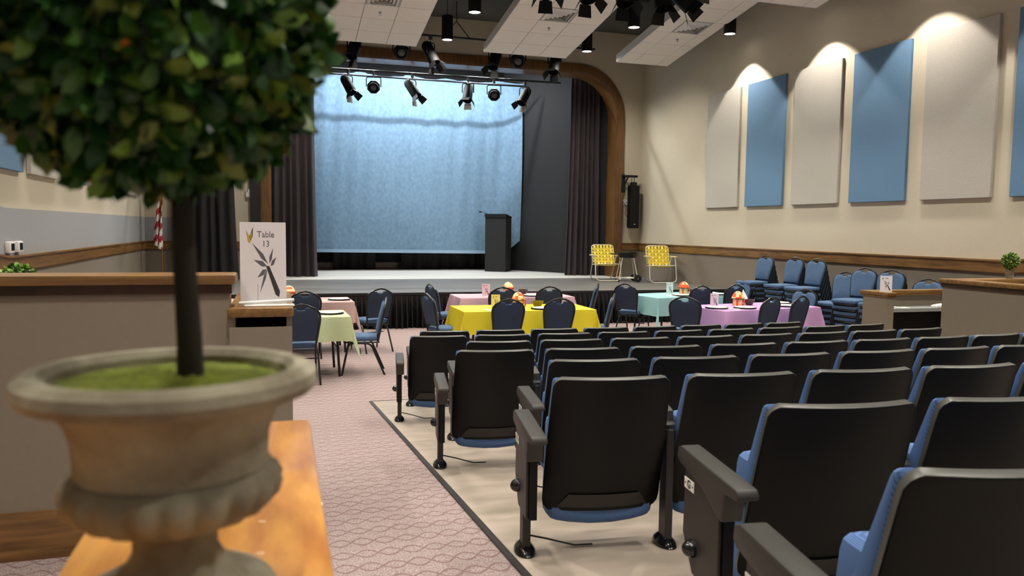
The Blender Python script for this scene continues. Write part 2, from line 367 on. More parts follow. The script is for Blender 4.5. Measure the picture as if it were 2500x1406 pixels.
# stage platform and stage house
g = MB(); g.box(LX, 9.05, 14.25, 23.0, 0.60, 0.65); g.box(LX, 9.05, 14.3, 14.36, 0.0, 0.60); struct('stage_floor', g, 'stage_paint')
for k_ in range(4):
    ya = 17.95+1.22*k_; g = MB(); g.box(-0.35 if k_ else -0.15, 8.3 if k_ else 8.16, ya+0.008, min(ya+1.212, 22.55), 0.645, 0.654); struct('stage_deck', g, 'stage_deck')
g = MB(); g.box(LX, 9.05, 14.235, 14.25, 0.60, 0.648); struct('trim_4', g, 'trim_black')
g = MB(); g.box(-3, 9.5, 22.6, 22.8, 0.65, 7.3); struct('wall_stage_back', g, 'black_paint')
def slab_wall(p0, p1, z0, z1, t):
    d = Vector((p1[0]-p0[0], p1[1]-p0[1], 0)).normalized(); nn = Vector((d.y, -d.x, 0))*t
    a, b = Vector((p0[0], p0[1], 0)), Vector((p1[0], p1[1], 0))
    vs_ = [a, b, b+nn, a+nn]; vs_ = [(q.x, q.y, z0) for q in vs_]+[(q.x, q.y, z1) for q in vs_]
    return MB().add(vs_, [(0, 3, 2, 1), (4, 5, 6, 7), (0, 1, 5, 4), (1, 2, 6, 5), (2, 3, 7, 6), (3, 0, 4, 7)])
struct('wall_stage_right', slab_wall((8.3, 18.8), (6.35, 22.0), 0.65, 7.3, -0.1), 'black_paint')
struct('wall_stage_left', slab_wall((-0.3, 18.8), (0.3, 22.6), 0.65, 7.3, 0.1), 'black_paint')
struct('baseboard_stage', slab_wall((8.27, 18.8), (6.33, 21.98), 0.65, 0.80, 0.03), 'wood_x')
g = MB(); g.box(0.4, 6.4, 22.57, 22.6, 0.65, 0.83); struct('baseboard_back', g, 'wood_x')
g = MB(); g.box(-3, 9.5, YF+0.5, 22.8, 7.3, 7.4); struct('ceiling_stage', g, 'black_paint')

# ------------------------------------------------------------------ half walls with wooden caps
def cap(g, x0, x1, y0, y1, z): g.rbox(x0, x1, y0, y1, z-0.045, z, 0.014, 2)
def cap_wall(name, rects, top, zf, side_m, pad=0.03):
    w_ = MB(); c_ = MB(); m_ = MB()
    for x0, x1, y0, y1 in rects:
        zb = zf
        w_.box(x0, x1, y0, y1, zb, top-0.085); m_.box(x0-0.012, x1+0.012, y0-0.012, y1+0.012, top-0.085, top-0.045); cap(c_, x0-pad, x1+pad, y0-pad, y1+pad, top)
    o = struct(name, w_, side_m); obj('cap', c_, 'wood_x', o); obj('moulding', m_, 'dark_moulding', o, smooth=0); return o
wl = cap_wall('wall_half_left', [(-2.7, -0.215, 3.69, 3.85)], 1.63, 0.2, 'half_wall')
def skirting(rects, zf, h, name, par=None):
    g = MB()
    for x0, x1, y0, y1 in rects:
        g.box(x0, x1, y0, y1, zf-0.03, zf+h-0.03); g.box(x0+0.0, x1, y0+0.006, y1, zf+h-0.03, zf+h)
    return struct(name, g, 'wood_x', par)
skirting([(-2.7, -0.22, 3.672, 3.69)], 0.41, 0.21, 'baseboard_left')
wr = cap_wall('wall_half_right', [(6.56, 6.70, 1.0, 6.40), (6.701, RX(6.4), 6.26, 6.40)], 1.395, 0.0, 'half_wall')
wn = MB(); wn.box(-0.178, 0.030, 0.48, 1.275, 0.3, 1.495); wn.box(-1.2, -0.179, 0.48, 0.715, 0.3, 1.495)
wn = struct('wall_half_near', wn, 'half_wall')
c_ = MB(); c_.rbox(-0.195, 0.046, 0.46, 1.30, 1.495, 1.535, 0.008, 2); obj('cap', c_, 'cap_wood_lit', wn)
c_ = MB(); c_.rbox(-1.25, -0.196, 0.46, 0.733, 1.495, 1.533, 0.008, 2); obj('cap', c_, 'cap_wood_lit', wn)

# counter ends beside the half walls
ct = thing('counter', 'taupe counter end with wooden cap and dark slot, Table 13 sign on top', 'counter', (-0.08, 3.66, 0))
g = MB(); g.box(-0.135, 0.135, 0.0, 0.02, 0.3, 1.392); g.box(-0.135, -0.11, 0.02, 0.9, 0.3, 1.435); g.box(0.11, 0.135, 0.02, 0.9, 0.3, 1.435); g.box(-0.135, 0.135, 0.88, 0.9, 0.3, 1.435); obj('body', g, 'half_wall', ct, smooth=0)
g = MB(); g.box(-0.11, 0.11, 0.10, 0.88, 1.30, 1.32); obj('shelf', g, 'black_paint', ct, smooth=0)
g = MB(); g.rbox(-0.142, 0.142, -0.012, 0.915, 1.437, 1.48, 0.012, 2); obj('cap', g, 'wood_y', ct)
ct = thing('counter', 'open counter with grey shelf and wooden cap beside right half wall', 'counter', (6.62, 7.22, 0))
g = MB(); g.box(0.0, 0.10, 0.0, 0.38, 0.08, 1.12); g.box(0.10, 1.2, 0.35, 0.40, 0.06, 1.12); g.box(1.2, 1.25, 0.0, 0.4, 0.06, 1.12); obj('body', g, 'half_wall', ct, smooth=0)
g = MB(); g.box(0.10, 1.2, 0.07, 0.35, 0.945, 0.985); obj('shelf', g, 'laminate', ct, smooth=0)
g = MB(); g.box(0.10, 1.2, 0.325, 0.35, 0.08, 0.90); obj('knee_space_shade', g, 'black_paint', ct, smooth=0)  # black sheet standing in for the shadow in the knee space
g = MB(); g.rbox(-0.02, 0.12, -0.02, 0.42, 1.14, 1.18, 0.01, 2); g.rbox(0.10, 1.27, 0.29, 0.42, 1.14, 1.18, 0.01, 2); g.box(-0.01, 0.11, -0.01, 0.41, 1.12, 1.14); g.box(0.1, 1.26, 0.3, 0.41, 1.12, 1.14); obj('cap', g, 'wood_x', ct)

# ================================================================== WALL FITTINGS
PAN = [(14.02, 15.2), (12.6, 13.76), (11.14, 12.34), (9.7, 10.87), (8.24, 9.41), (6.78, 7.96)]
ordn = ['first', 'second', 'third', 'fourth', 'fifth', 'sixth']
for i, (a, b) in enumerate(PAN):
    c = 'grey' if i % 2 == 0 else 'blue'
    g = MB(); g.rbox(-0.052, 0.0, -(b-a)/2, (b-a)/2, 2.35, 4.77, 0.006, 1)
    o = obj('acoustic_panel', g, 'panel_'+c, None, (RX((a+b)/2)-0.001, (a+b)/2, 0)); o.rotation_euler[2] = 0.03
    tag(o, '%s fabric acoustic panel, %s from the stage on the right wall' % (c, ordn[i]), 'acoustic panel', 'acoustic panels on the right wall')
for i in range(6):
    b0 = 17.25-1.475*i; a = b0-1.2; c = ('grey', 'blue')[(i+1) % 2] if i else 'grey'
    c = 'blue' if i % 2 else 'grey'
    g = MB(); g.rbox(0.0, 0.052, -0.6, 0.6, 2.4, 4.77, 0.006, 1)
    o = obj('acoustic_panel', g, 'panel_'+c, None, (LX+0.001, (a+b0)/2, 0))
    tag(o, '%s fabric acoustic panel, %s from the stage on the left wall' % (c, ordn[i]), 'acoustic panel', 'acoustic panels on the left wall')
for i, y in enumerate((9.42, 9.70)):
    t = thing('thermostat', 'white wall thermostat, %s of the two above the left rail' % ('nearer' if i == 0 else 'farther'), 'thermostat', (LX, y, 1.585), 0, 'thermostats')
    g = MB(); g.rbox(0.0, 0.05, -0.085, 0.085, -0.06, 0.06, 0.012, 2); obj('case', g, 'white_metal', t)
    g = MB(); g.box(0.0495, 0.053, -0.045, 0.055, -0.035, 0.04); obj('display', g, 'screen_dark', t, smooth=0)

# column loudspeaker on its bracket
t = thing('column_speaker', 'tall black column loudspeaker hanging from a wall bracket beside the arch', 'speaker', (8.62, 18.13, 0))
g = MB(); g.rbox(-0.13, 0.13, -0.10, 0.10, 1.90, 2.98, 0.03, 2); obj('cabinet', g, 'plastic_black', t)
g = MB(); g.rbox(-0.105, 0.105, -0.108, -0.09, 1.94, 2.94, 0.008, 1); obj('grille', g, 'fixture_black', t)
g = MB(); g.lathe([(0.0, 0), (0.022, 0.0), (0.022, 0.004), (0.0, 0.004)], 12).xf(Matrix.Translation((0.0, -0.108, 2.0)) @ Matrix.Rotation(PI/2, 4, 'X') @ Matrix.Scale(0.5, 4, (0, 1, 0))); obj('badge', g, 'white_metal', t)
g = MB(); g.box(-0.07, 0.07, -0.05, 0.05, 2.98, 3.06); g.tube([(0, 0, 3.06), (0.02, 0, 3.12), (0, 0, 3.18)], 0.008, 6); g.tube([(-0.06, 0, 3.06), (-0.06, 0, 3.18)], 0.006, 6); obj('hanger', g, 'metal_dark', t)
g = MB(); g.rbox(-0.29, -0.19, 0.10, 0.17, 2.80, 3.26, 0.01, 1); g.rbox(-0.22, 0.10, -0.03, 0.03, 3.18, 3.235, 0.01, 1); g.tube([(-0.24, 0.12, 3.2), (-0.2, 0.0, 3.21)], 0.03, 8); g.tube([(-0.22, 0.12, 2.98), (-0.19, 0.02, 3.1), (-0.15, 0, 3.19)], 0.018, 8); obj('bracket', g, 'metal_dark', t)
t = thing('wall_outlet', 'white double wall outlet behind the column loudspeaker', 'outlet', (8.46, 18.29, 2.56))
g = MB(); g.rbox(-0.09, 0.09, -0.014, 0.005, -0.065, 0.065, 0.005, 1); obj('faceplate', g, 'white_metal', t)
g = MB(); g.box(-0.05, -0.03, -0.018, -0.012, -0.03, 0.0); g.box(0.03, 0.05, -0.018, -0.012, -0.03, 0.0); obj('socket', g, 'ink', t, smooth=0)
g = MB(); g.tube([(8.43, 18.26, 2.53), (8.47, 18.2, 2.45), (8.45, 18.22, 2.25), (8.52, 18.2, 2.15)], 0.008, 6); tag(obj('power_cord', g, 'rubber'), 'thin black cord from the outlet to the column loudspeaker', 'cord')
t = thing('wall_outlet', 'white wall box left of the arch with black cord', 'outlet', (-0.64, 18.28, 2.56))
g = MB(); g.rbox(-0.05, 0.05, -0.04, 0.01, -0.09, 0.09, 0.006, 1); obj('faceplate', g, 'white_metal', t)
g = MB(); g.tube([(-0.02, -0.045, 0.02), (0.0, -0.07, 0.1), (0.05, -0.07, 0.06), (0.03, -0.07, 0.25)], 0.007, 6); obj('cord', g, 'rubber', t)
g = MB(); g.box(-0.60, XO0, 18.2, 18.29, 0.65, 5.3); o = obj('masking_drape', g, 'velour_black', smooth=0); tag(o, 'narrow black masking drape left of the wooden arch', 'drape')

# ================================================================== DRAPERY
def drape(x0, x1, y, z0, z1, folds, amp, seed, flare=0.0, nv=8, lean=0.0, sag=None):
    rnd = random.Random(seed); ph = [rnd.uniform(0, 6.28) for _ in range(4)]
    n = folds*8
    def f(u, v):
        z = z1+(z0-z1)*v
        a = amp*(0.55+0.45*v)
        yy = y + a*math.sin(2*PI*folds*u+ph[0]+0.6*math.sin(2*PI*2.3*u+ph[1])) + 0.4*a*math.sin(2*PI*folds*0.47*u+ph[2])
        xx = x0+(x1-x0)*u + flare*v*v*(u-0.5)*2 + lean*v
        return (xx, yy, z if sag is None else sag(u, v, z))
    return MB().grid(f, n, nv)
def curtain(name, g, m, label, thick=0.012):
    me = bake(g, [('SOLIDIFY', dict(thickness=thick))]); return tag(obj(name, me, m), label, 'curtain')
curtain('stage_curtain', drape(-0.30, 0.80, 19.0, 0.66, 6.2, 7, 0.07, 1, 0.07), 'velour_plum', 'dark pleated stage curtain at the left side of the arch')
curtain('stage_curtain', drape(7.22, 8.25, 19.0, 0.66, 6.2, 8, 0.07, 2, 0.10), 'velour_plum', 'dark pleated stage curtain at the right side of the arch')
curtain('side_curtain', drape(-2.05, -0.95, 18.1, 0.66, 3.9, 6, 0.05, 3, 0.10), 'velour_black', 'black gathered curtain on the front wall left of the arch')
def backdrop():
    g = MB(); rnd = random.Random(5)
    def f(u, v):
        x = 0.55+(6.62-0.55)*u; zb = 1.16-0.03*u
        rip = 0.03*math.sin(38*u+1.5*math.sin(9*u)+2*v)*(1-v)**1.5 + 0.012*math.sin(90*u+4*v)*(1-0.7*v)
        right = max(0, (u-0.80)/0.2)
        y = 21.55+rip-0.30*right*right*(1-0.4*v) + 0.09*right*math.sin(22*u*(1+0.15*v))
        z = 5.95+0.03*math.sin(30*u)*(1-v)+(zb-5.95)*v
        if u > 0.93: z = max(z, 1.16+(u-0.93)*5.0) if v > 0.5 else z
        return (x, y, z)
    g.grid(f, 150, 30); return g
t = thing('backdrop', 'large sky blue cloth backdrop hanging across the back of the stage', 'backdrop')
obj('cloth', bake(backdrop(), [('SOLIDIFY', dict(thickness=0.006))]), 'backdrop_blue', t)
def hemf(u, v):
    p = (0.55+(6.62-0.55)*u*0.93, 0, 0); uu = u*0.93; right = max(0, (uu-0.80)/0.2)
    return (p[0], 21.535-0.30*right*right*0.6+0.09*right*math.sin(22*uu*1.15)+0.0*v, 1.155-0.03*uu+0.09*v)
obj('hem', bake(MB().grid(hemf, 60, 1), [('SOLIDIFY', dict(thickness=0.008))]), 'backdrop_hem', t)
g = MB(); g.tube([(0.4, 21.55, 5.97), (6.75, 21.55, 5.97)], 0.024, 8); obj('batten', g, 'metal_dark', t)
for i, (a, b) in enumerate(((1.45, 2.62), (3.35, 5.4), (5.4, 6.3))):
    curtain('masking_curtain', drape(a, b, 22.2, 0.66, 5.6, 5, 0.05, 10+i), 'velour_black', 'black masking curtain under the blue backdrop, %s' % ('leftmost' if i == 0 else ('between the two wooden strips and the lectern' if i == 1 else 'behind the black lectern')))

# pleated black skirt on the stage front
def skf(u, v):
    x = LX+0.02+(9.0-LX-0.03)*u; a = 0.012+0.05*v
    return (x, 14.19-0.03*v+a*math.sin(2*PI*120*u+1.2*math.sin(41*u))+0.035*v*math.sin(2*PI*26*u), 0.595-0.59*v)
tag(obj('stage_skirt', bake(MB().grid(skf, 960, 6), [('SOLIDIFY', dict(thickness=0.003))]), 'satin_black'), 'black pleated cloth skirt along the front of the stage', 'stage skirt')

# flag on its pole
t = thing('flag', 'striped flag on a pole at the left of the stage', 'flag', (-2.36, 17.6, 0.65))
g = MB(); g.tube([(0.03, 0, 0.03), (0.03, 0, 2.35)], 0.014, 8); obj('pole', g, 'brass', t)
g = MB(); g.lathe([(0.0, 0), (0.16, 0), (0.16, 0.02), (0.05, 0.06), (0.02, 0.1), (0, 0.1)], 20, (0.03, 0, 0)); obj('base', g, 'brass', t)
g = MB(); g.sphere((0.03, 0, 2.39), 0.04, 10, 6); obj('finial', g, 'brass', t)
def flagf(u, v):
    return (0.03-0.15*v*(0.5+0.5*u)+0.22*(u-0.35)*(0.5+0.5*v)+0.02*math.sin(9*u+5*v), 0.05*math.sin(11*u+2*v), 2.2-1.42*v-0.16*u*(1-0.3*v))
g = MB(); g.grid(flagf, 26, 30); g.mi = []
for j in range(30):
    for i in range(26):
        st = int((i/26*0.35+j/30)*11)%2; g.mi.append(2 if (j < 9 and i < 12) else st)
obj('cloth', bake(g, [('SOLIDIFY', dict(thickness=0.004))]), ['flag_red', 'flag_white', 'flag_blue'], t)

# lectern
t = thing('lectern', 'tall black lectern standing on stage in front of the blue backdrop', 'lectern', (5.88, 21.0, 0.65), R(-33))
g = MB(); g.rbox(-0.30, 0.30, -0.27, 0.27, 0.0, 1.50, 0.006, 1); obj('body', g, 'black_paint', t)
g = MB()
g.add([(-0.31, -0.29, 1.50), (0.31, -0.29, 1.50), (0.31, 0.28, 1.50), (-0.31, 0.28, 1.50), (-0.31, -0.29, 1.60), (0.31, -0.29, 1.60), (0.31, 0.28, 1.53), (-0.31, 0.28, 1.53)], [(0, 3, 2, 1), (4, 5, 6, 7), (0, 1, 5, 4), (1, 2, 6, 5), (2, 3, 7, 6), (3, 0, 4, 7)]); obj('desk_top', g, 'fixture_black', t, smooth=0)
g = MB(); g.tube([(-0.26, -0.24, 1.60), (-0.30, -0.30, 1.63), (-0.40, -0.33, 1.65)], 0.006, 6); g.sphere((-0.42, -0.34, 1.65), 0.035, 10, 6, (1.4, 0.8, 0.7)); obj('reading_lamp', g, 'fixture_black', t)

# ================================================================== LAWN CHAIRS AND GRILL
def bent(pts, r=0.08, n=5):
    """polyline with rounded corners"""
    P = [Vector(p) for p in pts]; o_ = [P[0]]
    for a, b, c in zip(P[:-2], P[1:-1], P[2:]):
        d0 = (a-b); d1 = (c-b); k = min(r, d0.length*0.45, d1.length*0.45); p0 = b+d0.normalized()*k; p1 = b+d1.normalized()*k
        for i in range(n+1):
            s_ = i/n; o_.append(p0*(1-s_)**2+b*2*s_*(1-s_)+p1*s_*s_)
    return o_+[P[-1]]
def lawn_chair(label, loc, rz):
    # local: sitter faces -y
    t = thing('lawn_chair', label, 'chair', loc, rz, 'yellow webbed lawn chairs on the stage')
    W = 0.27; r = 0.012
    sb = lambda z: 0.10+(z-0.36)*0.30          # y of the leaning back at height z
    g = MB(); g.tube(bent([(-W, sb(0.36), 0.36), (-W, sb(0.84), 0.84), (W, sb(0.84), 0.84), (W, sb(0.36), 0.36)], 0.09), r, 8); obj('back_frame', g, 'tube_cream', t)
    g = MB(); g.tube(bent([(-W, 0.12, 0.37), (-W, -0.30, 0.40), (W, -0.30, 0.40), (W, 0.12, 0.37)], 0.03), r, 8); obj('seat_frame', g, 'tube_cream', t)
    WL = 0.315
    g = MB(); g.tube(bent([(-WL+0.01, -0.20, 0.585), (-WL, -0.33, 0.012), (WL, -0.33, 0.012), (WL-0.01, -0.20, 0.585)], 0.12), r, 8); obj('front_leg', g, 'tube_cream', t)
    g = MB(); g.tube(bent([(-WL+0.03, 0.02, 0.58), (-WL+0.05, 0.30, 0.012), (WL-0.05, 0.30, 0.012), (WL-0.03, 0.02, 0.58)], 0.12), r, 8); obj('rear_leg', g, 'tube_cream', t)
    for s in (-1, 1):
        g = MB(); g.rbox(s*WL-0.03, s*WL+0.03, -0.26, 0.16, 0.585, 0.612, 0.012, 2); obj('armrest', g, 'arm_cream', t)
    ph = 0
    for i in range(6):                          # upright webbing of back, then of seat
        x = -0.20+0.08*i
        g = MB(); g.grid(lambda u, v: (x+0.058*(u-0.5), sb(0.38+0.455*v)-0.010+0.007*math.cos(PI*(v*6.2+i)), 0.38+0.455*v), 1, 24); obj('back_strap', bake(g, [('SOLIDIFY', dict(thickness=0.002))]), 'webbing_yellow', t)
        g = MB(); g.grid(lambda u, v: (x+0.058*(u-0.5), -0.30+0.41*v, 0.405-0.02*v-0.04*math.sin(PI*v)+0.006*math.cos(PI*(v*5+i))), 1, 14); obj('seat_strap', bake(g, [('SOLIDIFY', dict(thickness=0.002))]), 'webbing_yellow', t)
    for k in range(5):
        z = 0.45+0.073*k
        g = MB(); g.grid(lambda u, v: (-W+2*W*u, sb(z)-0.010-0.007*math.cos(PI*((u-0.13)*6.75+k)), z+0.055*(v-0.5)), 30, 1); obj('back_strap', bake(g, [('SOLIDIFY', dict(thickness=0.002))]), 'webbing_yellow', t)
        y = -0.25+0.078*k
        g = MB(); g.grid(lambda u, v: (-W+2*W*u, y+0.055*(v-0.5), 0.36+0.035*(2*u-1)**2-0.006*math.cos(PI*((u-0.13)*6.75+k))+0.005), 30, 1); obj('seat_strap', bake(g, [('SOLIDIFY', dict(thickness=0.002))]), 'webbing_yellow', t)
    return t
lawn_chair('yellow webbed lawn chair on stage against the dark curtain', (7.45, 17.15, 0.65), R(-6))
lawn_chair('yellow webbed lawn chair on stage against the taupe wall', (8.48, 16.35, 0.65), R(-10))
t = thing('charcoal_grill', 'small black kettle grill on white legs between the lawn chairs', 'grill', (7.78, 16.62, 0.65), R(-14))
g = MB(); g.lathe([(0, 0.55), (0.20, 0.56), (0.225, 0.60), (0.24, 0.66), (0.25, 0.665), (0.25, 0.675), (0.23, 0.675), (0.21, 0.60), (0.0, 0.585)], 28).xf(Matrix.Scale(0.8, 4, (0, 1, 0))); obj('bowl', g, 'grill_black', t)
g = MB(); g.lathe([(0.0, 0.672), (0.228, 0.672), (0.228, 0.68), (0.0, 0.68)], 28).xf(Matrix.Scale(0.8, 4, (0, 1, 0))); obj('grate', g, 'metal_dark', t)
g = MB(); g.tube([(-0.24, 0, 0.63), (-0.38, 0, 0.65), (-0.40, 0, 0.64)], 0.014, 8); obj('handle', g, 'grill_black', t)
g = MB(); g.tube([(0.05, 0.0, 0.70), (0.22, 0.05, 0.685)], 0.012, 6); obj('tongs', g, 'grill_black', t)
for sx, sy in ((-1, -1), (-1, 1), (1, -1), (1, 1)):
    g = MB(); zb = 0.02 if sx < 0 else 0.085; g.tube([(sx*0.13, sy*0.11, 0.57), (sx*0.22, sy*0.19, zb)], 0.011, 8); lg = obj('leg', g, 'tube_cream', t)
    if sx < 0:
        g = MB(); g.tube([(sx*0.218, sy*0.188, 0.06), (sx*0.221, sy*0.191, 0.0)], 0.015, 8); obj('foot', g, 'rubber', lg)
    else:
        g = MB(); g.cyl((0.22, sy*0.19-0.0, 0.085), (0.22, sy*0.235, 0.085), 0.085, n=20); wh = obj('wheel', g, 'rubber', t)
        g = MB(); g.cyl((0.22, sy*0.234, 0.085), (0.22, sy*0.246, 0.085), 0.02, n=10); obj('hub', g, 'steel', wh)
g = MB(); g.tube([(-0.215, -0.185, 0.10), (0.218, -0.187, 0.09)], 0.009, 6); g.tube([(-0.215, 0.185, 0.10), (0.218, 0.187, 0.09)], 0.009, 6); g.tube([(-0.215, -0.185, 0.10), (-0.215, 0.185, 0.10)], 0.009, 6); obj('brace', g, 'tube_cream', t)

# ================================================================== BANQUET CHAIRS
def half_outline():
    return [(0.175, 0.50), (0.185, 0.56), (0.200, 0.66), (0.212, 0.74), (0.214, 0.80), (0.203, 0.845), (0.175, 0.88), (0.13, 0.908), (0.07, 0.935), (0.0, 0.95)]
def by(z): return -0.215-(z-0.46)*0.20
def make_banquet():
    t = thing('banquet_chair', 'x', 'chair')
    ho = half_outline(); full = ho+[(-x, z) for x, z in ho[-2::-1]]
    # cushion of the back, with the hand hold left open under the crown
    hc = [(x*0.93, min(z, 0.905)) for x, z in ho[:-2]]+[(0.055, 0.905), (0.045, 0.882), (0.0, 0.876)]
    hc = [(x, z if z > 0.51 else 0.515) for x, z in hc]; fc = hc+[(-x, z) for x, z in hc[-2::-1]]
    def bk(m, y0, y1, ins, nm):
        g = MB(); N = len(fc); cz = 0.70
        loops = []
        for k, (s_, yy) in enumerate(((1.0, y0), (1.0, y0+(y1-y0)*0.6), (0.94, y1-(y1-y0)*0.12), (0.80, y1))):
            loops.append([(x*s_, by(z)+yy, cz+(z-cz)*s_) for x, z in fc])
        g.add([p for l in loops for p in l], [(k*N+i, k*N+(i+1) % N, (k+1)*N+(i+1) % N, (k+1)*N+i) for k in range(3) for i in range(N)])
        c = len(g.v); g.v.append((0, by(cz)+y1*1.05, cz)); g.f += [(3*N+i, 3*N+(i+1) % N, c) for i in range(N)]; g.mi += [0]*N
        c = len(g.v); g.v.append((0, by(cz)+y0, cz)); g.f += [(i, (i+1) % N, c) for i in range(N)]; g.mi += [0]*N
        return obj(nm, g, m, t)
    bk('chair_blue', 0.0, 0.045, 0, 'backrest'); bk('chair_navy_shaded', -0.001, -0.014, 0, 'back_panel')
    g = MB(); g.tube([(x, by(z)-0.002, z) for x, z in [(0.168, 0.40)]+full+[(-0.168, 0.40)]], 0.0135, 8); obj('back_frame', g, 'frame_black', t)
    g = MB(); g.rbox(-0.205, 0.205, -0.20, 0.235, 0.425, 0.485, 0.026, 3, cuts=3, fn=lambda x, y, z: (x*(1-0.10*max(0, -(y-0.02))/0.22), y, z+(0.012*(1-(x/0.2)**2)*(1-(y/0.23)**2) if z > 0.46 else 0)), axis='xy'); obj('seat', g, 'chair_blue', t)
    g = MB(); g.tube(bent([(-0.185, -0.22, 0.41), (-0.195, 0.21, 0.412), (0.195, 0.21, 0.412), (0.185, -0.22, 0.41)], 0.05, 3), 0.011, 6, True); g.tube([(-0.21, 0.01, 0.27), (0.21, 0.01, 0.27)], 0.008, 6); obj('seat_frame', g, 'frame_black', t)
    for s in (-1, 1):
        g = MB(); g.tube(bent([(s*0.195, -0.02, 0.405), (s*0.20, 0.15, 0.40), (s*0.215, 0.235, 0.0)], 0.06, 4), 0.0125, 8); obj('leg', g, 'frame_black', t)
        g = MB(); g.tube(bent([(s*0.195, 0.04, 0.40), (s*0.20, -0.12, 0.395), (s*0.215, -0.29, 0.0)], 0.06, 4), 0.0125, 8); obj('leg', g, 'frame_black', t)
    return t
BC = make_banquet(); BC_used = [False]
def chair(x, y, rz, label, group, z=0.0):
    if not BC_used[0]:
        BC_used[0] = True; BC.location = (x, y, z); BC.rotation_euler = (0, 0, rz); BC['label'] = label; BC['group'] = group; return BC
    return dup(BC, (x, y, z), rz, label, group)
def chair_back_at(x, y, rz, label, group):      # place so that the crown of the back stands at x, y
    d = 0.31; return chair(x-d*math.sin(rz), y+d*math.cos(rz), rz, label, group)
G1 = 'blue banquet chairs at the dressed tables'
for x, y, rz, lb in (
    (0.24, 9.20, 3, 'navy banquet chair with its back to us at the mint green table'),
    (1.30, 9.92, 84, 'navy banquet chair at the right end of the mint green table'),
    (0.34, 11.05, 0, 'navy banquet chair with its back to us at the left dusty pink table'),
    (1.42, 11.42, 20, 'navy banquet chair at the right corner of the left dusty pink table'),
    (2.30, 12.20, -76, 'blue banquet chair at the left end of the middle pink table'),
    (1.92, 10.45, -76, 'blue banquet chair at the left end of the yellow table'),
    (2.82, 9.52, 0, 'left of the two navy chairs with backs to us at the yellow table'),
    (3.52, 9.53, 0, 'right of the two navy chairs with backs to us at the yellow table'),
    (3.29, 11.45, 0, 'left of the two navy chairs with backs to us at the middle pink table'),
    (4.07, 11.50, 0, 'right of the two navy chairs with backs to us at the middle pink table'),
    (5.12, 12.05, 62, 'blue banquet chair standing at the right end of the middle pink table'),
    (4.52, 10.05, 62, 'blue banquet chair standing at the right end of the yellow table'),
    (5.56, 11.92, -52, 'navy banquet chair at the left end of the aqua table'),
    (6.66, 11.33, 4, 'left of the two navy chairs with backs to us at the aqua table'),
    (7.42, 11.52, 8, 'right of the two navy chairs with backs to us at the aqua table'),
    (8.16, 12.42, 105, 'blue banquet chair at the right end of the aqua table'),
    (5.33, 9.50, -38, 'navy banquet chair at the left end of the lavender table'),
    (6.52, 9.22, 20, 'left of the two navy chairs with backs to us at the lavender table'),
    (7.08, 9.32, 22, 'right of the two navy chairs with backs to us at the lavender table'),
    (8.00, 10.45, 112, 'blue banquet chair at the right end of the lavender table')):
    chair_back_at(x, y, R(rz), lb, G1)
nth = ['topmost', 'second from the top', 'third from the top', 'fourth from the top', 'fifth from the top', 'lowest']
STK = [(8.50, 12.45, 98, 6), (8.52, 11.62, 98, 6), (8.50, 11.02, 98, 6), (8.48, 10.32, 104, 4), (8.42, 9.80, 106, 5), (8.40, 9.22, 108, 5), (8.46, 8.62, 108, 4)]
wh_ = ['nearest the stage', 'second from the stage', 'third from the stage', 'fourth from the stage', 'fifth from the stage', 'sixth from the stage', 'farthest from the stage']
for i, (x, y, rz, n) in enumerate(STK):
    for k in range(n):
        pos = nth[n-1-k] if k else 'lowest'
        a = R(rz)
        chair(x-0.028*k*math.sin(a), y+0.028*k*math.cos(a), a, 'stacked blue chair, %s in the wall stack %s' % (pos, wh_[i]), 'stacked blue chairs along the right wall', z=0.092*k)

# ================================================================== TABLES
def cloth_mesh(L, D, h, zt, seed):
    rnd = random.Random(seed); a, b = L/2+0.006, D/2+0.006; ph = [rnd.uniform(0, 6.28) for _ in range(8)]
    hx, hy = h, h
    def f(u, v):
        def span(t, half, hang):            # parameter 0..1 -> signed coordinate on the flat sheet
            return (t-0.5)*2*(half+hang)
        x = span(u, a, hx); y = span(v, b, hy)
        dx = max(0, abs(x)-a); dy = max(0, abs(y)-b); sx = 1 if x > 0 else -1; sy = 1 if y > 0 else -1
        px, py = min(abs(x), a)*sx, min(abs(y), b)*sy; z = zt
        if dx > 0 and dy > 0:
            r = math.hypot(dx, dy); th = math.atan2(dy, dx); bl = 0.10*r*math.sin(2*th)+0.10*r
            fold = 0.35*r*math.sin(2*th)
            px += sx*(bl*0.5+fold*math.cos(th)**1.0*0.7); py += sy*(bl*0.5+fold*math.sin(th)*0.7); z -= r*(0.98+0.32*math.sin(2*th)**2)
        elif dx > 0:
            px += sx*(0.004+0.10*dx+0.09*dx*math.sin(9*y+ph[0])+0.06*dx*math.sin(23*y+ph[1])); z -= dx*0.99
        elif dy > 0:
            py += sy*(0.004+0.10*dy+0.09*dy*math.sin(8*x+ph[2])+0.06*dy*math.sin(21*x+ph[3])); z -= dy*0.99
        else: z += 0.0012*math.sin(14*x+ph[4])*math.sin(13*y+ph[5])
        return (px, py, z)
    # non-uniform sampling so that the table edge is crisp
    def samp(half, hang, nt, nh):
        o_ = [-(half+hang)+hang*i/nh for i in range(nh)]+[-half+2*half*i/nt for i in range(nt+1)]+[half+hang*(i+1)/nh for i in range(nh)]
        return [(q/(half+hang)+1)/2 for q in o_]
    us, vs2 = samp(a, hx, 26, 8), samp(b, hy, 12, 8)
    vv = [f(u, v) for v in vs2 for u in us]; m = len(us)
    g = MB().add(vv, [(j*m+i, j*m+i+1, (j+1)*m+i+1, (j+1)*m+i) for j in range(len(vs2)-1) for i in range(m-1)])
    return bake(g, [('SOLIDIFY', dict(thickness=0.0018, offset=1.0))])
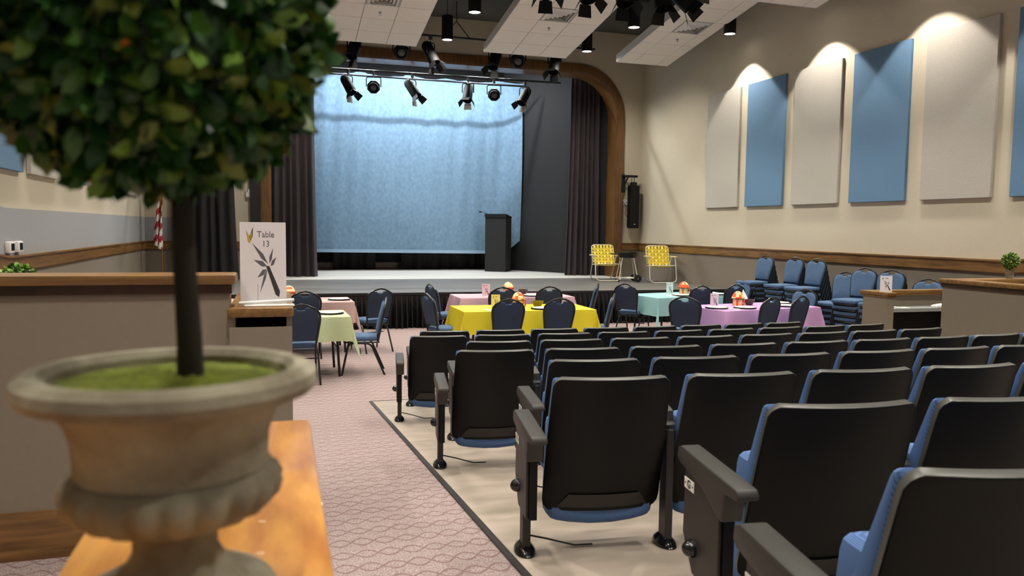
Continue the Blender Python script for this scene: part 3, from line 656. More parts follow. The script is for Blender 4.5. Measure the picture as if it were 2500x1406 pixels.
def table(cx, cy, rz, L, D, cm, lab, h, seed):
    grp = 'dressed banquet tables'
    t = thing('folding_table', 'folding banquet table under the %s cloth' % lab, 'table', (cx, cy, 0), rz, grp)
    g = MB(); g.rbox(-L/2, L/2, -D/2, D/2, 0.715, 0.745, 0.008, 1); obj('tabletop', g, 'laminate', t)
    for sx in (-1, 1):
        for sy in (-1, 1):
            g = MB(); g.tube([(sx*(L/2-0.16), sy*(D/2-0.09), 0.72), (sx*(L/2-0.12), sy*(D/2-0.07), 0.0)], 0.016, 8); obj('leg', g, 'metal_dark', t)
        g = MB(); g.tube([(sx*(L/2-0.14), -(D/2-0.08), 0.35), (sx*(L/2-0.14), D/2-0.08, 0.35)], 0.011, 6); obj('crossbar', g, 'metal_dark', t)
    o = obj('tablecloth', cloth_mesh(L, D, h, 0.7475, seed), cm, None, (cx, cy, 0)); o.rotation_euler[2] = rz
    tag(o, '%s plastic tablecloth draped over a banquet table' % lab, 'tablecloth', 'plastic tablecloths')
ZT = 0.750
TAB = dict(mint=(-0.10, 10.02, R(2)), rose=(0.12, 11.92, R(2)), yellow=(3.26, 10.36, 0), pink=(3.68, 12.28, 0), aqua=(6.74, 12.05, R(12)), lav=(6.72, 9.98, R(10)))
table(*TAB['mint'], 1.83, 0.80, 'cloth_mint', 'pale mint green', 0.30, 1)
table(*TAB['rose'], 1.83, 0.84, 'cloth_rose', 'dusty pink', 0.30, 2)
table(*TAB['yellow'], 1.86, 0.86, 'cloth_yellow', 'bright yellow', 0.30, 3)
table(*TAB['pink'], 1.90, 0.80, 'cloth_pink', 'pale pink', 0.30, 4)
table(*TAB['aqua'], 1.83, 0.86, 'cloth_aqua', 'pale aqua', 0.30, 5)
table(*TAB['lav'], 1.83, 0.86, 'cloth_lavender', 'lavender', 0.30, 6)

# ---- table cards. The picture on the card is a plain sprig with a butterfly; the wording is the card's own.
def leafpoly(p0, p1, wd):
    p0, p1 = Vector(p0), Vector(p1); d = (p1-p0); nn = Vector((-d.y, d.x)).normalized()*wd
    return [p0[:], (p0+d*0.35+nn)[:], p1[:], (p0+d*0.35-nn)[:]]
def card(label, loc, rz, W, H, m, number=None, big=False):
    t = thing('table_card', label, 'table card', loc, rz, None if big else 'small table cards')
    g = MB(); g.box(-W/2, W/2, -0.002, 0.002, 0.004, H); sh = obj('sheet', g, m, t, smooth=0); sh.rotation_euler[0] = R(-4)
    flat = lambda a, b, k: (a*W, k, b*H)
    def poly(nm, pts, mm, off=0.0004):
        g = MB()
        for p in pts: g.prism(p, lambda a, b, k: (a*W, -0.0022-k, b*H), 0.0, off)
        return obj(nm, g, mm, sh, smooth=0)
    stem = [(-0.02+0.0, 0.50), (0.03, 0.505), (0.34, 0.14), (0.28, 0.10)]
    poly('sprig_stem', [[(0.06, 0.47), (0.13, 0.47), (0.36, 0.16), (0.34, 0.09), (0.26, 0.12)]], 'art_dark')
    poly('sprig_leaf', [leafpoly((0.10, 0.50), (-0.24, 0.75), 0.034), leafpoly((0.08, 0.47), (-0.20, 0.545), 0.034), leafpoly((0.07, 0.43), (-0.13, 0.33), 0.034), leafpoly((0.09, 0.44), (-0.08, 0.14), 0.028), leafpoly((0.13, 0.5), (0.22, 0.69), 0.03), leafpoly((0.16, 0.47), (0.29, 0.58), 0.03)], 'art_grey', 0.0006)
    poly('butterfly', [[(-0.33, 0.77), (-0.345, 0.88), (-0.29, 0.83), (-0.27, 0.77), (-0.295, 0.745)]], 'art_yellow', 0.0006)
    poly('butterfly_edge', [[(-0.29, 0.83), (-0.212, 0.945), (-0.225, 0.83), (-0.265, 0.775)], [(-0.345, 0.88), (-0.36, 0.905), (-0.335, 0.80)]], 'art_dark', 0.0008)
    if big:
        poly('butterfly_wing', [[(-0.275, 0.84), (-0.235, 0.90), (-0.24, 0.83), (-0.265, 0.79)]], 'art_yellow', 0.0011)
        poly('signature', [[(-0.125, 0.05), (-0.118, 0.05), (-0.118, 0.25), (-0.125, 0.25)]], 'art_grey')
    if number:
        for s_, zz, sz in (('Table', 0.850, 0.20), (number, 0.735, 0.20)):
            me = text_mesh(s_, sz*W*1.0, 0.0003); o = obj('lettering', me, 'art_grey', sh); o.rotation_euler = (PI/2, 0, 0); o.location = (0.06*W, -0.0026, zz*H); o.scale = (0.85, 1.0, 1)
    else:
        g = MB()
        for k in range(5): g.box((-0.06+0.05*k)*W, (-0.02+0.05*k)*W, -0.003, -0.0022, 0.83*H, 0.87*H)
        obj('lettering', g, 'art_grey', sh, smooth=0)
    g = MB(); g.box(-W/2-0.0015, W/2+0.0015, -0.006, -0.0045, 0.0, 0.012); g.box(-W/2, W/2, -0.004, 0.05, 0.0, 0.004)
    obj('foot', g, 'clear_plastic', t, smooth=0); return t
t13 = card('large white Table 13 sign with butterfly and grey sprig on the counter', (-0.07, 3.80, 1.4805), R(2), 0.205, 0.385, 'card_white', '13', True)
g = MB(); g.rbox(-0.085, 0.135, -0.085, -0.01, 0.0, 0.006, 0.002, 1); tb = obj('base', g, 'clear_plastic', t13)
g = MB(); g.cyl((-0.11, -0.055, 0.014), (0.135, -0.015, 0.022), 0.007, n=8); obj('edge_roll', g, 'clear_plastic', t13)
card('white table card with grey sprig standing on the right counter cap', (6.67, 7.30, 1.1805), R(-38), 0.125, 0.185, 'card_white')
card('pink table card on the middle pink table', (3.22, 12.20, ZT), R(-14), 0.13, 0.20, 'card_pink')
card('pale yellow table card on the yellow table', (2.83, 10.20, ZT), R(-14), 0.12, 0.20, 'card_yellow')
card('pale aqua table card on the aqua table', (6.56, 12.24, ZT), R(-26), 0.115, 0.19, 'card_aqua')
card('pale lavender table card on the lavender table', (6.12, 10.05, ZT), R(-30), 0.115, 0.19, 'card_lavender')

# ---- centrepieces
def lantern(label, x, y, rz):
    t = thing('paper_lantern', label, 'centrepiece', (x, y, ZT), rz, 'orange paper lantern centrepieces')
    g = MB(); g.lathe([(0.0, 0.0), (0.070, 0.0), (0.074, 0.10), (0.0, 0.10)], 8); o = obj('body', g, 'paper_cream', t, smooth=0)
    for k in range(4):
        a = PI/4+k*PI/2
        g = MB(); g.box(-0.014, 0.014, 0.062, 0.073, 0.0, 0.10); g.xf(Matrix.Rotation(a, 4, 'Z')); obj('stripe', g, 'paper_orange', t, smooth=0)
    g = MB(); g.lathe([(0.094, 0.105), (0.090, 0.130), (0.074, 0.165), (0.050, 0.195), (0.018, 0.212), (0.0, 0.214)], 12)
    rnd = random.Random(int(x*100)); g.mi = [rnd.choice((0, 0, 1)) if k >= 12 else rnd.choice((0, 1, 1)) for k in range(len(g.f))]
    obj('roof', g, ['paper_cream', 'paper_orange'], t, smooth=0)
    g = MB(); g.lathe([(0.078, 0.098), (0.096, 0.098), (0.096, 0.108), (0.078, 0.108), (0.078, 0.098)], 14); obj('band', g, 'ink', t)
    g = MB(); g.tube([(0.085, 0, 0.10), (0.115, 0, 0.085), (0.118, 0, 0.04), (0.105, 0, 0.005)], 0.010, 6); obj('handle', g, 'paper_orange', t)
lantern('orange paper lantern on the dusty pink table', 0.14, 12.02, 0.3)
lantern('orange paper lantern on the middle pink table', 3.66, 12.42, 0.5)
lantern('orange paper lantern on the yellow table', 3.22, 10.42, 0.2)
lantern('orange paper lantern on the aqua table', 6.80, 12.18, 0.1)
lantern('orange paper lantern on the lavender table', 6.56, 10.12, 0.1)
def bowl(label, x, y, m):
    g = MB(); g.lathe([(0.0, 0.0), (0.045, 0.0), (0.075, 0.05), (0.085, 0.085), (0.078, 0.085), (0.068, 0.05), (0.04, 0.012), (0.0, 0.012)], 20); tag(obj('bowl', g, m, None, (x, y, ZT)), label, 'bowl')
bowl('small olive bowl on the yellow table', 3.50, 10.40, 'bowl_olive'); bowl('small dark bowl on the middle pink table', 3.92, 12.42, 'bowl_dark'); bowl('small dark bowl on the lavender table', 6.78, 10.16, 'bowl_dark')
g = MB(); g.lathe([(0.0, 0), (0.06, 0.0), (0.0, 0.15)], 10); o = obj('paper_cone', g, 'card_aqua', None, (6.73, 10.22, ZT+0.088)); o.rotation_euler[1] = R(-8); tag(o, 'pale aqua paper cone in the bowl on the lavender table', 'paper cone')
def plate(label, x, y, grp='place settings'):
    t = thing('place_plate', label, 'plate', (x, y, ZT), 0, grp)
    g = MB(); g.lathe([(0.0, 0.0), (0.10, 0.0), (0.165, 0.008), (0.165, 0.013), (0.10, 0.006), (0.0, 0.006)], 28); obj('charger', g, 'plate_black', t)
    g = MB(); g.lathe([(0.0, 0.008), (0.09, 0.008), (0.14, 0.018), (0.14, 0.022), (0.09, 0.014), (0.0, 0.014)], 28); obj('dish', g, 'plate_cream', t)
for lb, x, y in (('right end plate on the mint green table', 0.62, 10.02), ('right end plate on the dusty pink table', 0.86, 11.9), ('plate beside the olive bowl on the yellow table', 3.48, 10.12), ('plate at the right of the middle pink table', 3.98, 12.12),
                 ('near left plate on the lavender table', 6.0, 9.78), ('near middle plate on the lavender table', 6.42, 9.72), ('far right plate on the lavender table', 7.42, 10.3), ('near right plate on the lavender table', 7.22, 9.88), ('near left plate on the aqua table', 6.55, 11.80), ('near right plate on the aqua table', 7.28, 11.92)):
    plate('cream plate on a black charger, '+lb, x, y)
def cutlery(label, x, y, rz, z=ZT):
    t = thing('cutlery_set', label, 'cutlery', (x, y, z), rz, 'cutlery sets')
    for k, nm in enumerate(('fork', 'knife', 'spoon')):
        g = MB(); xx = -0.03+0.03*k; g.box(xx-0.004, xx+0.004, -0.08, 0.05, 0.004, 0.008); g.sphere((xx, 0.065, 0.007), 0.016, 8, 4, (0.7, 1.5, 0.35)); obj(nm, g, 'cutlery_white', t)
    g = MB(); g.rbox(-0.055, 0.055, -0.07, 0.03, 0.0, 0.004, 0.0015, 1); obj('napkin', g, 'cutlery_white', t)
for lb, x, y, rz in (('on the mint green table', 0.38, 9.86, 70), ('on the dusty pink table', 0.62, 11.75, 70), ('on the middle pink table', 3.24, 12.02, 60), ('on the yellow table', 2.72, 10.07, 60), ('on the aqua table', 6.35, 11.78, 70), ('at the near left of the lavender table', 6.18, 9.62, 75), ('at the near right of the lavender table', 6.85, 9.75, 75)):
    cutlery('white cutlery with napkin '+lb, x, y, R(rz))
cutlery('white cutlery on the grey counter shelf', 6.98, 7.38, R(80), 0.985)
g = MB(); g.rbox(-0.13, 0.13, -0.05, 0.05, 0.0, 0.035, 0.014, 2, 3, lambda x, y, z: (x, y, z*(0.6+0.6*math.cos(9*x)**2)+0.012*z*0)); o = obj('folded_napkin', g, 'cutlery_white', None, (7.56, 7.36, 0.985)); tag(o, 'crumpled white napkin at the right of the grey counter shelf', 'napkin')

# ================================================================== AUDITORIUM SEATS
def lean(z): return 0.155*(0.77-z)/0.60
def bow(x): return -0.052*(1-(x/0.26)**2)
def seat_meshes():
    d = {}
    prof = [0.17, 0.178, 0.195, 0.22, 0.26, 0.36, 0.5, 0.62, 0.70, 0.735, 0.752, 0.763, 0.768]
    def hw(z):
        w_ = 0.262-0.010*max(0, (z-0.4)/0.37)
        r = 0.045
        if z > 0.77-r: q = z-(0.77-r); w_ -= r-math.sqrt(max(0, r*r-q*q))
        if z < 0.17+r: q = (0.17+r)-z; w_ -= r-math.sqrt(max(0, r*r-q*q))
        return w_
    vs_ = []; nx = 12
    for z in prof:
        for i in range(nx+1):
            x = hw(z)*(2*i/nx-1); vs_.append((x, lean(z)+bow(x), z))
    g = MB().add(vs_, [(j*(nx+1)+i, j*(nx+1)+i+1, (j+1)*(nx+1)+i+1, (j+1)*(nx+1)+i) for j in range(len(prof)-1) for i in range(nx)])
    sm_ = g.mesh(); sm_.materials.append(M['plastic_black']); sm_.materials.append(M['rim_highlight'])
    d['shell'] = bake(sm_, [('SOLIDIFY', dict(thickness=0.034, offset=1.0, material_offset_rim=1)), ('BEVEL', dict(width=0.016, segments=3, limit_method='ANGLE', angle_limit=R(50)))])
    fn = lambda x, y, z: (x, y+lean(z)+bow(x)+0.03, z)
    def cush(x, y, z):
        y2 = y*(0.5+1.35*min(1, max(0, (0.77-z)/0.33))) if y > 0.02 else y
        return fn(x, y2, z)
    d['back'] = MB().rbox(-0.246, 0.246, 0.0, 0.050, 0.42, 0.769, 0.022, 3, 4, cush, 'xz').mesh()
    d['seat'] = MB().rbox(-0.238, 0.238, 0.065, 0.215, 0.125, 0.578, 0.045, 3, 4, lambda x, y, z: (x, y+lean(z)*0.5+bow(x)*0.5, z-0.025*(1-(x/0.235)**2)*(1 if z < 0.3 else 0)), 'xz').mesh()
    g = MB().grid(lambda u, v: ((-0.20+0.40*u)*(1-0.22*v), lean(0.192+0.06*v)+bow((-0.20+0.40*u)*(1-0.22*v))-0.006*v, 0.192+0.06*v), 14, 2); d['pocket'] = bake(g, [('SOLIDIFY', dict(thickness=0.004))])
    d['tag'] = MB().box(0.015, 0.075, -0.046+lean(0.23)-0.004, -0.03+lean(0.23), 0.215, 0.245).mesh(smooth=0)
    # stand between two seats
    g = MB(); g.rbox(-0.017, 0.017, 0.085, 0.165, 0.02, 0.52, 0.006, 1); d['leg'] = g.mesh()
    d['foot'] = MB().lathe([(0.0, 0.0), (0.045, 0.0), (0.046, 0.010), (0.040, 0.024), (0.024, 0.040), (0.0, 0.042)], 20).xf(Matrix.Translation((0, 0.13, 0)) @ Matrix.Scale(1.9, 4, (0, 1, 0))).mesh()
    ap = [(-0.15, 0.585), (-0.14, 0.602), (0.25, 0.620), (0.275, 0.610), (0.28, 0.575), (0.26, 0.562), (0.10, 0.535), (-0.03, 0.480), (-0.055, 0.475), (-0.07, 0.565), (-0.15, 0.57)]
    g = MB().prism(ap, lambda a, b, k: (k, a, b), -0.034, 0.034); d['arm'] = bake(g, [('BEVEL', dict(width=0.007, segments=2, limit_method='ANGLE', angle_limit=R(35)))])
    ap2 = [(0.13, 0.545), (0.135, 0.590), (0.25, 0.618), (0.275, 0.608), (0.28, 0.575), (0.26, 0.555), (0.10, 0.535)]
    d['arm_in'] = bake(MB().prism(ap2, lambda a, b, k: (k, a, b), -0.027, 0.027), [('BEVEL', dict(width=0.007, segments=2, limit_method='ANGLE', angle_limit=R(35)))])
    ep = [(-0.03, 0.20), (-0.03, 0.50), (0.22, 0.54), (0.23, 0.31), (0.15, 0.20)]
    g = MB().prism(ep, lambda a, b, k: (k, a, b), -0.028, -0.016); d['panel'] = bake(g, [('BEVEL', dict(width=0.003, segments=1, limit_method='ANGLE', angle_limit=R(35)))])
    d['frame'] = MB().prism([(a*1.0-0.012, b+0.0) for a, b in ep], lambda a, b, k: (k, a, b), -0.016, 0.016).mesh(smooth=0)
    d['lamp'] = MB().sphere((0, 0, 0), 0.029, 16, 8, (1, 1, 1.25), 0.0).xf(Matrix.Translation((-0.028, 0.145, 0.285)) @ Matrix.Rotation(-PI/2, 4, 'Y')).mesh()
    g = MB(); g.rbox(-0.0300, -0.0278, 0.148, 0.222, 0.460, 0.496, 0.001, 1); d['plate'] = g.mesh()
    g = MB()
    for y in (0.158, 0.212): g.cyl((-0.0296, y, 0.478), (-0.0306, y, 0.478), 0.0035, n=8)
    d['screw'] = g.mesh()
    return d
SM = seat_meshes()
def put(nm, key, m, par, loc=None):
    return obj(nm, SM[key], m, par, loc)
PITCH_X = 0.565
ROWS = [('A', 7.44, 1.58, 8), ('B', 6.46, 1.33, 9), ('C', 5.47, 1.59, 8), ('D', 4.49, 1.30, 9), ('E', 3.61, 1.59, 8), ('F', 2.72, 1.31, 7), ('G', 1.80, 1.64, 5), ('H', 0.93, 1.355, 4)]
rown = dict(A='front row', B='second row', C='third row', D='fourth row', E='fifth row', F='sixth row', G='seventh row lettered G', H='last row lettered H')
seatn = ['aisle seat', 'second from the aisle', 'third from the aisle', 'fourth from the aisle', 'fifth from the aisle', 'sixth from the aisle', 'seventh from the aisle', 'eighth from the aisle', 'ninth from the aisle']
for L_, y0, x0, n in ROWS:
    for k in range(n):
        x = x0+PITCH_X*k; y = y0+0.035*(x-3.6)**2; rz = math.atan(0.07*(x-3.6))*0.8
        zf = fz(y+0.13)+0.006
        t = thing('auditorium_seat', 'black tip-up auditorium seat, %s, %s' % (seatn[k], rown[L_]), 'seat', (x, y, zf), rz, 'auditorium seats in rows')
        put('back_shell', 'shell', 'plastic_black', t); put('back_cushion', 'back', 'seat_blue', t); put('seat_cushion', 'seat', 'seat_blue', t)
        put('pocket', 'pocket', 'panel_brown', t); put('label_tag', 'tag', 'ink', t)
        xl = (-0.385 if L_ == 'G' else -0.42 if L_ == 'H' else -0.335) if k == 0 else -PITCH_X/2
        a = put('armrest', 'arm' if k == 0 else 'arm_in', 'arm_black', t, (xl, 0, -0.032 if k == 0 else 0)); put('leg', 'leg', 'panel_brown', t, (xl, 0, 0)); put('foot', 'foot', 'gloss_black', t, (xl, 0, 0))
        if k == 0:
            ep = put('end_panel', 'panel', 'panel_brown', t, (xl, 0, 0)); put('end_frame', 'frame', 'plastic_black', t, (xl, 0, 0))
            put('aisle_light', 'lamp', 'lamp_dome', ep); pl = put('row_plate', 'plate', 'plate_white', ep); put('screw', 'screw', 'ink', ep)
            o = obj('letter', text_mesh(L_, 0.036, 0.0003, 0, 0.0010), 'ink', ep, (-0.0304, 0.185, 0.478)); o.rotation_euler = (PI/2, 0, -PI/2)
            g = MB(); g.tube([(xl+0.02, 0.13, 0.07), (xl+0.10, 0.13, 0.05), (xl+0.22, 0.14, 0.012), (xl+0.3, 0.14, 0.012)], 0.004, 6); obj('cable', g, 'rubber', t)
        if k == n-1:
            put('armrest', 'arm_in', 'arm_black', t, (PITCH_X/2, 0, 0)); put('leg', 'leg', 'panel_brown', t, (PITCH_X/2, 0, 0)); put('foot', 'foot', 'gloss_black', t, (PITCH_X/2, 0, 0))

# ================================================================== CEILING CLOUDS, LAMPS AND STAGE LIGHTS
TILE = 0.61; SL = 0.14
tile_me = MB().rbox(-TILE/2+0.007, TILE/2-0.007, -TILE/2+0.007, TILE/2-0.007, 0.0, 0.02, 0.004, 1).mesh()
def diffuser():
    g = MB()
    for k in range(4):
        a = 0.27-0.065*k; b = a-0.045; z = -0.004-0.008*k
        for sx, sy, ex, ey in ((0, -1, a, 0), (0, 1, a, 0), (-1, 0, 0, a), (1, 0, 0, a)):
            if sy: g.add([(-a, sy*a, 0.006), (a, sy*a, 0.006), (b, sy*b, z-0.02), (-b, sy*b, z-0.02)], [(0, 1, 2, 3)])
            else: g.add([(sx*a, -a, 0.006), (sx*a, a, 0.006), (sx*b, b, z-0.02), (sx*b, -b, z-0.02)], [(0, 1, 2, 3)])
    return g
def cloud(label, x0, widths, yfront, zfront, nrow, fit=True, cut=0):
    L_ = nrow*TILE; W = sum(widths)
    t = thing('ceiling_cloud', label, 'ceiling panel', (x0+W/2, yfront, zfront), 0, 'suspended ceiling clouds'); t.rotation_euler[0] = -math.atan(SL)
    g = MB(); h = 0.16
    g.box(-W/2, -W/2+0.015, -L_, 0, -0.004, h); g.box(W/2-0.015, W/2, -L_, 0, -0.004, h); g.box(-W/2, W/2, -0.015, 0, -0.004, h); g.box(-W/2, W/2, -L_, -L_+0.015, -0.004, h); obj('rim', g, 'white_metal', t, smooth=0)
    g = MB(); g.box(-W/2+0.01, W/2-0.01, -L_+0.01, -0.01, 0.012, 0.03); obj('grid', g, 'tile_grid', t, smooth=0)
    xx = -W/2
    for c, wd in enumerate(widths):
        for r in range(nrow):
            if fit and c == 1 and r == 3: xc = xx+wd/2; continue
            o = obj('tile', tile_me, 'tile_white', t, (xx+wd/2, -(r+0.5)*TILE, -0.002)); o.scale[0] = (wd-0.014)/(TILE-0.014)
        xx += wd
    if fit:
        xc = -W/2+widths[0]+widths[1]/2
        obj('air_diffuser', bake(diffuser(), [('SOLIDIFY', dict(thickness=0.003))]), 'white_metal', t, (xc, -3.5*TILE, 0.0))
        g = MB(); g.lathe([(0.0, 0.0), (0.03, 0.0), (0.028, -0.008), (0.008, -0.012), (0.006, -0.045), (0.02, -0.048), (0.0, -0.052)], 12); obj('sprinkler', g, 'steel', t, (xc, -2.5*TILE, -0.002))
    return t
cloud('white tiled ceiling cloud partly behind the topiary', 0.89, (TILE,)*3, 16.1, 5.53, 7)
cloud('white tiled ceiling cloud in the middle above the stage front', 4.14, (TILE,)*3, 16.1, 5.53, 7)
cloud('white tiled ceiling cloud at right with cut edge tiles', 7.18, (0.37, TILE, 0.27), 16.15, 5.55, 7)
cloud('white tiled ceiling cloud at the top edge nearest the right wall', 7.18, (0.37, TILE, 0.27), 11.05, 5.50, 5, False)

def downlight_meshes():
    g = MB(); g.lathe([(0.0, 0.50), (0.105, 0.50), (0.118, 0.49), (0.118, 0.0), (0.108, 0.0), (0.106, 0.03), (0.0, 0.03)], 28); body = g.mesh()
    g = MB(); g.lathe([(0.0, 0.012), (0.105, 0.012), (0.105, 0.018), (0.0, 0.018)], 28); lens = g.mesh()
    g = MB(); g.cyl((0, 0, 0.49), (0, 0, 1.0), 0.006, n=6); rod = g.mesh(); return body, lens, rod
DB, DL, DR = downlight_meshes()
def downlight(x, y, z, power, label, size=122, blend=0.5):
    t = thing('pendant_downlight', label, 'lamp', (x, y, z), 0, 'black cylinder pendant lamps')
    obj('housing', DB, 'fixture_black', t); obj('lens', DL, 'lamp_glow', t); obj('stem', DR, 'fixture_black', t)
    ld = bpy.data.lights.new('downlight_beam', 'SPOT'); ld.energy = power; ld.spot_size = R(size); ld.spot_blend = blend; ld.shadow_soft_size = 0.06; ld.color = (1.0, 0.935, 0.835)
    lo = bpy.data.objects.new('downlight_beam', ld); col.objects.link(lo); lo.parent = t; lo.location = (0, 0, 0.0)
rowp = {16.4: 'nearest the stage', 14.0: 'second from the stage', 11.6: 'third from the stage', 9.2: 'fourth from the stage', 6.8: 'fifth from the stage', 4.4: 'sixth from the stage', 2.0: 'seventh from the stage', -0.5: 'eighth from the stage, unseen and added for light'}  # last row, behind the camera, added to brighten the half wall and urn
for X, ln in ((0.25, 'left lane behind the topiary'), (3.43, 'middle lane'), (6.58, 'lane right of the middle cloud')):
    for Y in rowp:
        downlight(X, Y, 5.78 if Y > 15 else 5.73, HOUSE_W*(1.05 if Y > 15 else 1), 'black cylinder pendant lamp in the %s, %s' % (ln, rowp[Y]), 158 if Y > 15 else 104, 0.6 if Y > 15 else 0.4)
for i, Y in enumerate((13.75, 11.45, 9.25, 6.9, 4.6, 2.3)):  # nearest pair is unseen, added to brighten the left half wall
    downlight(8.52, Y, 5.71, WALL_W, 'black cylinder pendant lamp along the right wall, %s from the stage' % ordn[i], 89, 0.16)
    downlight(-2.2, Y, 5.71, WALL_W, 'black cylinder pendant lamp along the left wall, %s from the stage' % ordn[i], 89, 0.16)

# pipes
def pipe(label, p0, p1, r=0.024, drops=(), zt=7.3):
    t = thing('lighting_pipe', label, 'pipe', (0, 0, 0), 0, 'lighting pipes')
    g = MB(); g.tube([p0, p1], r, 8); obj('tube', g, 'metal_dark', t)
    for x in drops:
        f = (x-p0[0])/(p1[0]-p0[0]); z = p0[2]+(p1[2]-p0[2])*f; y = p0[1]+(p1[1]-p0[1])*f
        g = MB(); g.tube([(x-0.3, y, z), (x, y, z+0.35), (x, y, zt)], 0.010, 6); g.tube([(x+0.3, y, z), (x, y, z+0.35)], 0.010, 6); obj('hanger', g, 'fixture_black', t)
pipe('black lighting pipe in front of the arch', (0.6, 16.95, 5.98), (7.0, 16.95, 5.98), drops=(3.75, 6.4), zt=6.75)
pipe('black lighting pipe over the audience at the top edge', (3.0, 10.6, 5.72), (7.0, 10.6, 5.72), drops=(3.4, 6.6), zt=6.75)
pipe('upper lighting pipe over the stage front', (0.4, 19.2, 5.57), (7.0, 19.2, 5.61))
pipe('lower black pipe crossing the blue backdrop', (0.4, 20.6, 5.72), (6.5, 20.6, 5.72), 0.026)
for i, (y, z) in enumerate(((18.95, 5.98), (19.05, 5.84), (19.35, 6.08))): pipe('rear stage rigging pipe, %s from the arch' % ordn[i], (0.5, y, z), (6.9-0.2*i, y, z), 0.024)

def can_light(label, x, y, zp, yaw, tilt, kind, s=1.0, grp='stage lights'):
    """kind 0: can with barn doors, 1: round flat fixture"""
    t = thing('stage_light', label, 'stage light', (x, y, zp), yaw, grp)
    g = MB(); g.rbox(-0.025*s, 0.025*s, -0.03*s, 0.03*s, -0.06*s, 0.035*s, 0.006, 1); g.tube([(0, 0, -0.06*s), (0, 0, -0.11*s)], 0.012*s, 6); obj('clamp', g, 'steel', t)
    g = MB(); yk = 0.125*s if kind == 0 else 0.15*s
    g.tube(bent([(-yk, 0, -0.30*s), (-yk, 0, -0.10*s), (yk, 0, -0.10*s), (yk, 0, -0.30*s)], 0.04*s, 3), 0.011*s, 6); obj('yoke', g, 'fixture_black', t)
    mt = Matrix.Translation((0, 0, -0.30*s)) @ Matrix.Rotation(tilt, 4, 'X')
    if kind == 0:
        g = MB(); g.lathe([(0.0, 0.24*s), (0.06*s, 0.24*s), (0.085*s, 0.21*s), (0.10*s, 0.16*s), (0.105*s, -0.20*s), (0.098*s, -0.20*s), (0.095*s, -0.10*s), (0.0, -0.10*s)], 20).xf(mt); obj('body', g, 'fixture_black', t)
        g = MB(); g.lathe([(0.0, -0.112*s), (0.093*s, -0.112*s), (0.093*s, -0.106*s), (0.0, -0.106*s)], 20).xf(mt); obj('lens', g, 'lens_glass', t)
        for k in range(4):
            a = k*PI/2; g = MB()
            p = [(-0.07*s, 0.10*s, -0.20*s), (0.07*s, 0.10*s, -0.20*s), (0.085*s, 0.17*s, -0.32*s), (-0.085*s, 0.17*s, -0.32*s)]
            g.add(p, [(0, 1, 2, 3)]); g.xf(mt @ Matrix.Rotation(a, 4, 'Z')); obj('barn_door', bake(g, [('SOLIDIFY', dict(thickness=0.003))]), 'barn_inner' if (k == 0 and y > 19) else 'fixture_black', t)
    else:
        g = MB(); g.lathe([(0.0, 0.13*s), (0.10*s, 0.13*s), (0.135*s, 0.08*s), (0.14*s, -0.04*s), (0.115*s, -0.06*s), (0.0, -0.06*s)], 8).xf(mt @ Matrix.Rotation(PI/8, 4, 'Z')); obj('body', g, 'fixture_black', t, smooth=20)
        g = MB(); g.lathe([(0.105*s, -0.06*s), (0.105*s, -0.13*s), (0.092*s, -0.13*s), (0.09*s, -0.08*s)], 20).xf(mt); obj('snoot', g, 'fixture_black', t)
        g = MB(); g.sphere((0, 0, 0), 0.088*s, 20, 6, (1, 1, 0.35), 0.0).xf(mt @ Matrix.Translation((0, 0, -0.085*s)) @ Matrix.Rotation(PI, 4, 'X')); obj('lens', g, 'lens_glass', t)
    return t
side = ['leftmost', 'second from the left', 'third from the left', 'fourth from the left', 'fifth from the left', 'sixth from the left']
# on the pipe inside the arch, in front of the blue backdrop
for i, (x, yaw, tl, k) in enumerate(((1.62, 40, -35, 0), (2.22, -10, -70, 1), (3.16, 45, -38, 0), (4.55, -25, -30, 0), (5.22, -10, -70, 1), (6.02, -50, -40, 0))):
    can_light('black %s stage light against the blue backdrop, %s' % ('barn-door' if k == 0 else 'round', side[i]), x, 19.2, 5.55, R(yaw), R(tl), k, 1.15)
for i, (x, yaw, tl, k) in enumerate(((1.55, 150, 35, 0), (2.55, -10, -70, 1), (3.18, 45, -30, 0), (4.62, -40, -32, 0), (5.15, -10, -70, 1), (6.02, -35, -30, 0))):
    can_light('black %s stage light on the pipe before the arch, %s' % ('barn-door' if k == 0 else 'round', side[i]), x, 16.95, 5.95, R(yaw), R(tl), k, 1.2)
for i, (x, yaw, tl, k) in enumerate(((3.62, 170, 25, 0), (4.22, 185, 25, 0), (4.80, 175, 25, 0), (5.12, -10, -70, 1), (5.42, 180, 12, 0), (5.70, 60, -45, 0))):
    can_light('black %s stage light at the top edge over the seats, %s' % ('barn-door' if k == 0 else 'round', side[i]), x, 10.6, 5.70, R(yaw), R(tl), k, 1.25)

